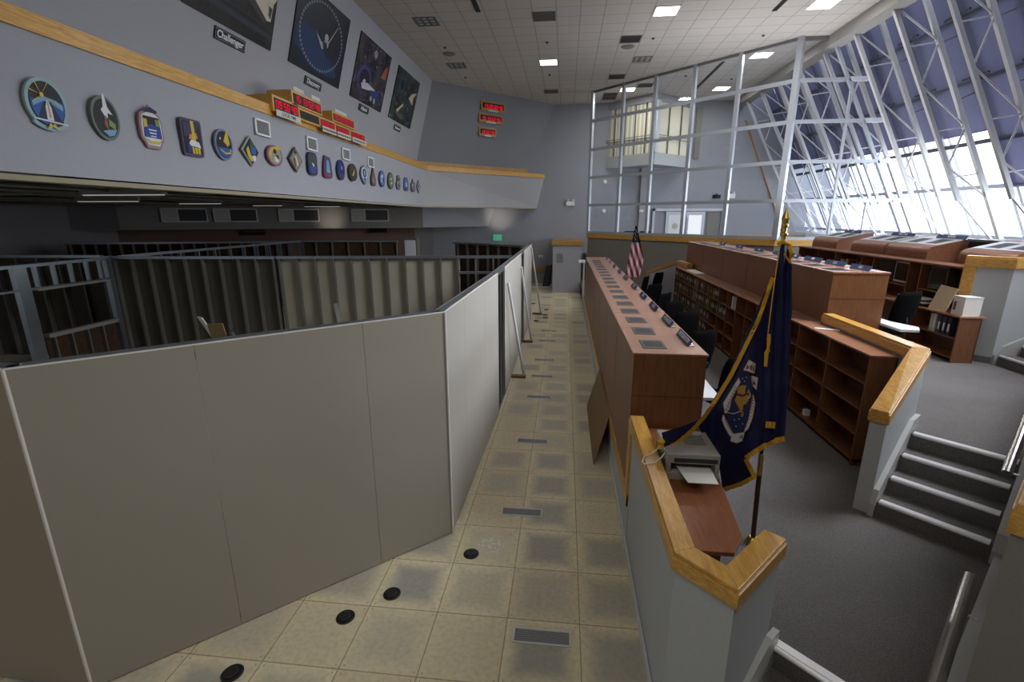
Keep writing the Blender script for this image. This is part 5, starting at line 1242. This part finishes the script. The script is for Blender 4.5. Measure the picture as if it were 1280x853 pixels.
patch(3.48, 4.40, .40, .50, rrect(1, 1, .18), flat(70, 62, 84), BK, 'upright rectangular emblem with a gold rocket, fourth on the left',
      [(flat(54, 50, 80), [(-.8, .8), (.8, .8), (.2, .2), (-.8, .0)]), (OR_, [(-.3, .15), (.4, .3), (.5, .0), (-.4, -.1)]), (YE, [(-.1, .9), (.2, .9), (.25, .2), (.3, -.3), (-.1, -.3), (-.05, .3)]), (W_, [(-.6, -.5), (-.2, -.1), (.55, -.2), (.7, -.5), (.0, -.45)]), (flat(44, 44, 120), [(-.7, -.8), (-.5, -.3), (-.2, -.5), (-.1, -.8)]), (YE, [(-.2, -.85), (-.2, -.5), (.0, -.5), (.0, -.85)]), (YE, [(.06, -.85), (.06, -.5), (.28, -.5), (.28, -.85)]), (YE, [(.34, -.85), (.34, -.5), (.56, -.5), (.56, -.85)])])
patch(4.16, 4.40, .42, .46, el, flat(110, 120, 150), BK, 'round emblem with a yellow bird shaped craft over blue, fifth on the left',
      [(BL, half(-.2)), (YE, [(-.1, .2), (.2, .7), (.45, 1.05), (.5, .5), (.6, .1), (.3, -.1), (.15, .05)]), (YE, [(-.5, -.3), (.0, -.5), (.5, -.45), (.6, -.2), (.68, -.25), (.6, -.55), (.0, -.6), (-.5, -.38)]), (W_, disc(-.45, .35, .08, .08, 8))])
patch(4.84, 4.39, .50, .50, dia, flat(150, 150, 146), BK, 'diamond emblem with a square behind it, sixth on the left',
      [(flat(52, 84, 66), [(0, .78), (.35, .4), (-.1, .2)]), (YE, [(-.55, .05), (-.3, .3), (-.1, -.2), (.15, -.55), (-.1, -.7), (-.4, -.4)]), (BL, disc(.25, .05, .3, .28, 14)), (W_, [(.0, -.3), (.45, -.25), (.4, -.6), (.1, -.65)])])
patch(5.56, 4.40, .50, .36, el, flat(132, 66, 96), flat(150, 148, 120), 'small round emblem with a pink rim and a yellow arc, seventh on the left',
      [(YE, [(-.7, .0), (-.5, .6), (.0, .9), (.6, 1.0), (.9, .7), (.4, .55), (-.1, .6), (-.4, .3), (-.5, -.3)]), (BK, disc(.0, .4, .2, .25, 10)), (W_, [(-.1, -.1), (.5, -.1), (.4, -.6), (-.05, -.6)]), (BK, [(.1, .1), (.4, .1), (.5, -.3), (.25, -.25)])])
patch(6.30, 4.41, .50, .48, dia, flat(70, 72, 72), flat(140, 130, 108), 'narrow diamond emblem in brown and cream, eighth on the left', [(W_, [(-.2, .35), (.1, .2), (.3, -.4), (.1, -.5), (.0, .0)]), (BK, [(-.1, .8), (.25, .5), (-.25, .45)]), (flat(80, 70, 60), [(-.45, .0), (-.2, .2), (-.1, -.5), (-.2, -.6)])])
rest = [(6.99, .40, .46, rrect(1, 1, .5), flat(44, 48, 84), flat(60, 72, 70), 'blue rimmed capsule shaped emblem', [(W_, [(-.3, .1), (.2, .0), (.3, -.4), (.0, -.2)]), (flat(60, 76, 150), [(-.7, -.3), (.7, -.2), (.5, -.7), (-.5, -.8)])]),
        (7.69, .46, .48, tri, flat(110, 58, 92), flat(62, 78, 110), 'tapered emblem with a red rim and pink base', [(LB_, [(-.2, .6), (.2, .6), (.4, -.5), (-.4, -.5)]), (flat(150, 60, 90), [(-.7, -.6), (.7, -.6), (.6, -.85), (-.6, -.85)])]),
        (8.39, .42, .47, el, flat(44, 50, 100), flat(34, 44, 110), 'deep blue oval emblem with a brown lower rim', [(flat(96, 66, 60), half(-.4)), (W_, disc(.1, .2, .1, .2, 8))]),
        (9.09, .52, .43, el, flat(50, 46, 40), flat(62, 56, 44), 'dark brown round emblem with a pale hook', [(flat(190, 180, 130), [(-.1, -.2), (.2, .3), (.3, .5), (.3, .0), (.0, -.4), (-.3, -.3)])]),
        (9.85, .52, .50, [(0, 1), (-.7, .75), (-1, .2), (-.85, -.3), (0, -1), (.85, -.3), (1, .2), (.7, .75)], flat(90, 104, 130), flat(190, 194, 200), 'shield emblem with a pointed foot and pale field', [(DB, disc(0, .2, .5, .45, 14)), (LB_, disc(0, .2, .3, .28, 12)), (BL, [(-.4, -.3), (.4, -.3), (0, -.8)])]),
        (10.52, .42, .48, [(0, 1.05), (-.4, .5), (-.8, -.1), (-.9, -.6), (-.5, -1), (.5, -1), (.9, -.6), (.8, -.1), (.4, .5)], flat(80, 66, 60), flat(116, 92, 70), 'brown flame shaped emblem', [(GY, [(-.3, -.2), (.3, .0), (.2, -.7), (-.3, -.7)])]),
        (11.22, .46, .46, el, flat(56, 64, 110), flat(90, 110, 170), 'blue round emblem with a white curl', [(W_, [(-.4, .4), (.2, .6), (.3, .3), (-.1, .1), (.0, -.5), (-.4, -.4)]), (DB, disc(.2, -.2, .25, .3, 10))]),
        (12.0, .52, .50, el, flat(64, 70, 62), flat(104, 112, 84), 'olive green oval emblem with white marks', [(W_, [(-.3, .2), (.3, .4), (.1, .0)]), (W_, [(-.2, -.3), (.4, -.1), (.2, -.5)])]),
        (12.78, .52, .46, [(.1, 1), (-.6, .8), (-.5, .3), (-1, -.2), (-.7, -.9), (.2, -1), (.8, -.5), (.6, .1), (.8, .6)], flat(70, 74, 90), flat(130, 132, 130), 'grey figure eight shaped emblem', [(DB, disc(0, .4, .3, .25, 10)), (flat(90, 60, 60), disc(0, -.4, .35, .3, 10))]),
        (13.6, .52, .46, [(0, 1), (-.6, .9), (-.95, .3), (-.95, -.7), (-.5, -1), (.5, -1), (.95, -.7), (.95, .3), (.6, .9)], flat(64, 92, 150), flat(84, 100, 140), 'bright blue arched emblem', [(W_, [(-.2, .2), (.2, .2), (.2, -.4), (-.2, -.4)]), (flat(90, 50, 60), [(-.6, -.5), (.6, -.5), (.4, -.8), (-.4, -.8)])]),
        (14.41, .52, .45, [(-.2, 1), (-.4, .4), (-1, .3), (-.8, -.9), (.2, -1), (.9, -.8), (1, .5), (.4, .5)], flat(66, 74, 70), flat(96, 104, 96), 'grey green block shaped emblem', [(W_, [(-.4, .1), (.0, .3), (-.1, -.5)]), (BK, [(.1, .2), (.5, .1), (.3, -.5)])]),
        (15.13, .50, .47, dia, flat(80, 80, 88), flat(130, 130, 136), 'slim grey diamond emblem at the far end', [(DB, [(0, .6), (-.3, 0), (0, -.2), (.3, 0)])])]
for (y, w, h, shp, e_, f_, lb, ex) in rest: patch(y, 4.40, w, h, shp, e_, f_, lb+' on the left band wall', ex)
for i, (y, z) in enumerate([(5.29, 4.83), (7.06, 4.805), (8.77, 4.80), (10.39, 4.778)]):
    r = empty('wall_vent', bandpt(y, z), 'small white square wall vent on the band, %s from the left' % ['first', 'second', 'third', 'fourth'][i], 'vent')
    mw = frame(bandpt(y, z)+bdir.cross(vdir)*.004, bdir, vdir); W, H = .22, .135
    m = MB().box(-W, W, H-.03, H, 0, .025).box(-W, W, -H, -H+.03, 0, .025).box(-W, -W+.035, -H, H, 0, .025).box(W-.035, W, -H, H, 0, .025); m.build('frame', M['white'], r, mw=mw)
    m = MB(); m.mat(flat(110, 112, 112)).box(-W+.03, W-.03, -H+.03, H-.03, 0, .006); m.mat(flat(160, 162, 162))
    for q in range(9): m.box(-W+.05+q*.04, -W+.062+q*.04, -H+.03, H-.03, .006, .02)
    m.build('grille', None, r, mw=mw)

# ------------------------------------------------------------------ ceiling fittings
def cfix(x, y, kind, lb):
    T = .30; r = empty({'lit': 'ceiling_light', 'off': 'ceiling_light', 'vent': 'ceiling_vent', 'pale': 'ceiling_vent'}[kind], (x, y, HC), lb, 'ceiling light' if kind in ('lit', 'off') else 'vent')
    z = HC-.003
    m = MB(); m.box(x-T, x+T, y-T, y-T+.02, z-.012, z).box(x-T, x+T, y+T-.02, y+T, z-.012, z).box(x-T, x-T+.02, y-T, y+T, z-.012, z).box(x+T-.02, x+T, y-T, y+T, z-.012, z)
    m.build('frame', flat(120, 116, 112) if kind != 'lit' else M['white'], r)
    if kind == 'lit':
        B('diffuser', M['lampon'], x-T+.02, x+T-.02, y-T+.02, y+T-.02, z-.008, z-.004, r)
    elif kind == 'off':
        B('reflector', flat(96, 96, 98), x-T+.02, x+T-.02, y-T+.02, y+T-.02, z-.004, z-.002, r)
        for i in range(3):
            for j in range(3): B('louvre_cell', flat(176, 180, 184), x-T+.06+i*.18, x-T+.16+i*.18, y-T+.07+j*.18, y-T+.15+j*.18, z-.009, z-.004, r)
    else:
        c = flat(52, 48, 46) if kind == 'vent' else flat(96, 92, 90)
        B('duct', c, x-T+.02, x+T-.02, y-T+.02, y+T-.02, z-.004, z-.002, r); m = MB()
        for q in range(8): m.box(x-T+.03, x+T-.03, y-T+.05+q*.065, y-T+.07+q*.065, z-.012, z-.004)
        m.build('slat', flat(74, 70, 68) if kind == 'vent' else flat(116, 112, 108), r)
for a in [(-4.03, 10.86, 'off', 'unlit louvred ceiling light nearest the first poster wall'), (-4.07, 14.74, 'off', 'unlit louvred ceiling light farther along the poster wall'), (2.18, 14.74, 'off', 'unlit louvred ceiling light left of the glass partition top'),
          (2.19, 10.86, 'lit', 'bright square ceiling light over the front console'), (5.94, 10.86, 'lit', 'bright square ceiling light nearest the window beam'), (-.92, 14.74, 'lit', 'bright square ceiling light over the aisle'),
          (5.94, 14.74, 'lit', 'bright square ceiling light behind the glass near the window beam'), (5.96, 18.95, 'lit', 'bright square ceiling light far behind the glass at right'), (2.18, 18.7, 'lit', 'bright square ceiling light behind the glass at left'),
          (-.90, 10.86, 'pale', 'pale ceiling air grille over the aisle, nearer one'), (-.95, 18.65, 'pale', 'pale ceiling air grille over the aisle, farther one'), (1.55, 12.8, 'vent', 'dark ceiling air grille right of the aisle, nearer one'), (1.55, 16.75, 'vent', 'dark ceiling air grille right of the aisle, farther one'),
          (2.80, 18.1, 'vent', 'dark ceiling air grille just behind the glass'), (1.55, 19.45, 'vent', 'dark ceiling air grille behind the glass, first of the far pair'), (1.55, 20.1, 'vent', 'dark ceiling air grille behind the glass, second of the far pair')]: cfix(*a)
for i, (x, y0, y1) in enumerate([(-2.55, 8.6, 10.4), (4.90, 9.3, 11.15), (4.93, 15.3, 19.1)]):
    tag(MB().box(x-.06, x+.06, y0, y1, HC-.012, HC-.003).build('ceiling_slot', flat(8, 8, 8)), 'long black slot in the ceiling tiles, %s' % ['on the left', 'on the right near the camera', 'behind the glass'][i], 'slot')
for i, (x, y) in enumerate([(-4.04, 12.9), (-.9, 12.8), (-.93, 16.2), (2.2, 12.8), (5.3, 12.9), (-4.07, 16.2), (4.08, 16.9), (5.9, 17.5)]):
    tag(MB().lathe([(.02, 0), (.045, .02), (.045, .04)], (x, y, HC-.040), 10).build('sprinkler_head', flat(70, 66, 64)), 'small dark sprinkler head in the pale ceiling', 'sprinkler', 'ceiling sprinkler heads')
for i, (x, y) in enumerate([(-4.05, 13.5), (1.55, 13.44)]):
    tag(MB().lathe([(.16, 0), (.20, .02), (.20, .03)], (x, y, HC-.033), 20).build('ceiling_speaker', flat(120, 114, 108)), 'round flush ceiling speaker, %s one' % ['left', 'right'][i], 'speaker')

# ------------------------------------------------------------------ outside, light and camera
tn = NT('distant_land'); tn.bsdf(tn.mix(tn.noise(tn.pos(), .01, 3.0), rgb(176, 190, 176), rgb(205, 212, 205)), 1.0, 0, 0)
struct(MB().add([(14, -400, -25), (900, -400, -25), (900, 900, -25), (14, 900, -25)], [(0, 1, 2, 3)]).build('ground', tn.m))
w = bpy.data.worlds.new('sky'); SC.world = w; w.use_nodes = True; nt = w.node_tree; nt.nodes.clear()
o = nt.nodes.new('ShaderNodeOutputWorld'); bg = nt.nodes.new('ShaderNodeBackground'); tc = nt.nodes.new('ShaderNodeTexCoord'); sp = nt.nodes.new('ShaderNodeSeparateXYZ'); cr_ = nt.nodes.new('ShaderNodeValToRGB')
nt.links.new(tc.outputs['Generated'], sp.inputs[0]); nt.links.new(sp.outputs[2], cr_.inputs[0]); nt.links.new(cr_.outputs[0], bg.inputs[0]); nt.links.new(bg.outputs[0], o.inputs[0])
cr_.color_ramp.elements[0].position = 0.0; cr_.color_ramp.elements[0].color = (.93, .96, 1, 1); cr_.color_ramp.elements[1].position = .6; cr_.color_ramp.elements[1].color = (.72, .82, 1.0, 1)
bg.inputs[1].default_value = 2.4
def area(name, loc, rot, sx_, sy_, en, col=(1, 1, 1)):
    l = bpy.data.lights.new(name, 'AREA'); l.shape = 'RECTANGLE'; l.size = sx_; l.size_y = sy_; l.energy = en; l.color = col
    ob = bpy.data.objects.new(name, l); COL.objects.link(ob); ob.location = loc; ob.rotation_euler = rot; return ob
# ceiling lamps over the middle and behind the camera, with added fill lamps
l_ = area('truss_fill', (9.3, 12.0, 2.0), (0, 0, 0), .8, 15, 260, (.94, .96, 1.0)); l_.data.spread = math.radians(120); l_.rotation_euler = Vector((.25, 0, 1)).to_track_quat('-Z', 'Y').to_euler()  # added upward fill behind the consoles, brightens the window trusses
for (x, y, e_) in [(2.19, 10.86, 60), (5.94, 10.86, 60), (-.92, 14.74, 60), (5.9, 14.74, 60), (2.2, 18.7, 50), (5.9, 18.9, 50)]:
    area('ceiling_lamp', (x, y, HC-.03), (0, 0, 0), .5, .5, e_, (1, .97, .92))
area('room_lamp', (-1.0, -4.5, 7.8), (math.radians(20), 0, 0), 6, 3, 115, (1, .93, .84))
l_ = area('aisle_fill', (6.2, 3.2, 7.6), (0, 0, 0), 4, 5, 520, (.90, .92, 1.0)); l_.data.spread = math.radians(95); l_.rotation_euler = (Vector((-1.0, 6.5, .5))-l_.location).to_track_quat('-Z', 'Y').to_euler()  # added cool fill above the view, brightens the aisle wall
# daylight through the lower glazing
area('daylight', (12.4, 9.0, 3.9), (0, math.radians(90), 0), 2.8, 16, 1900, (.86, .92, 1.0))
for p, e_ in (((-3.6, 20.0, 2.95), 9), ((-9.9, 16.4, 2.9), 5)):
    l = bpy.data.lights.new('wall_lamp', 'SPOT'); l.energy = e_*4; l.color = (1, .9, .75); l.spot_size = 1.6; l.spot_blend = 1; l.shadow_soft_size = .05
    ob = bpy.data.objects.new('wall_lamp', l); COL.objects.link(ob); ob.location = p; d_ = Vector((-.5, .9, .35)) if p[0] < -5 else Vector((.1, .9, .35)); ob.rotation_euler = d_.to_track_quat('-Z', 'Y').to_euler()

cam = bpy.data.cameras.new('camera'); co = bpy.data.objects.new('camera', cam); COL.objects.link(co)
cam.sensor_fit = 'HORIZONTAL'; cam.sensor_width = 36; cam.lens = FP/1280*36; cam.clip_end = 2000; cam.clip_start = .05
mm = Matrix((cr2, cu2, -cf)).transposed().to_4x4(); mm.translation = CAM; co.matrix_world = mm
SC.camera = co
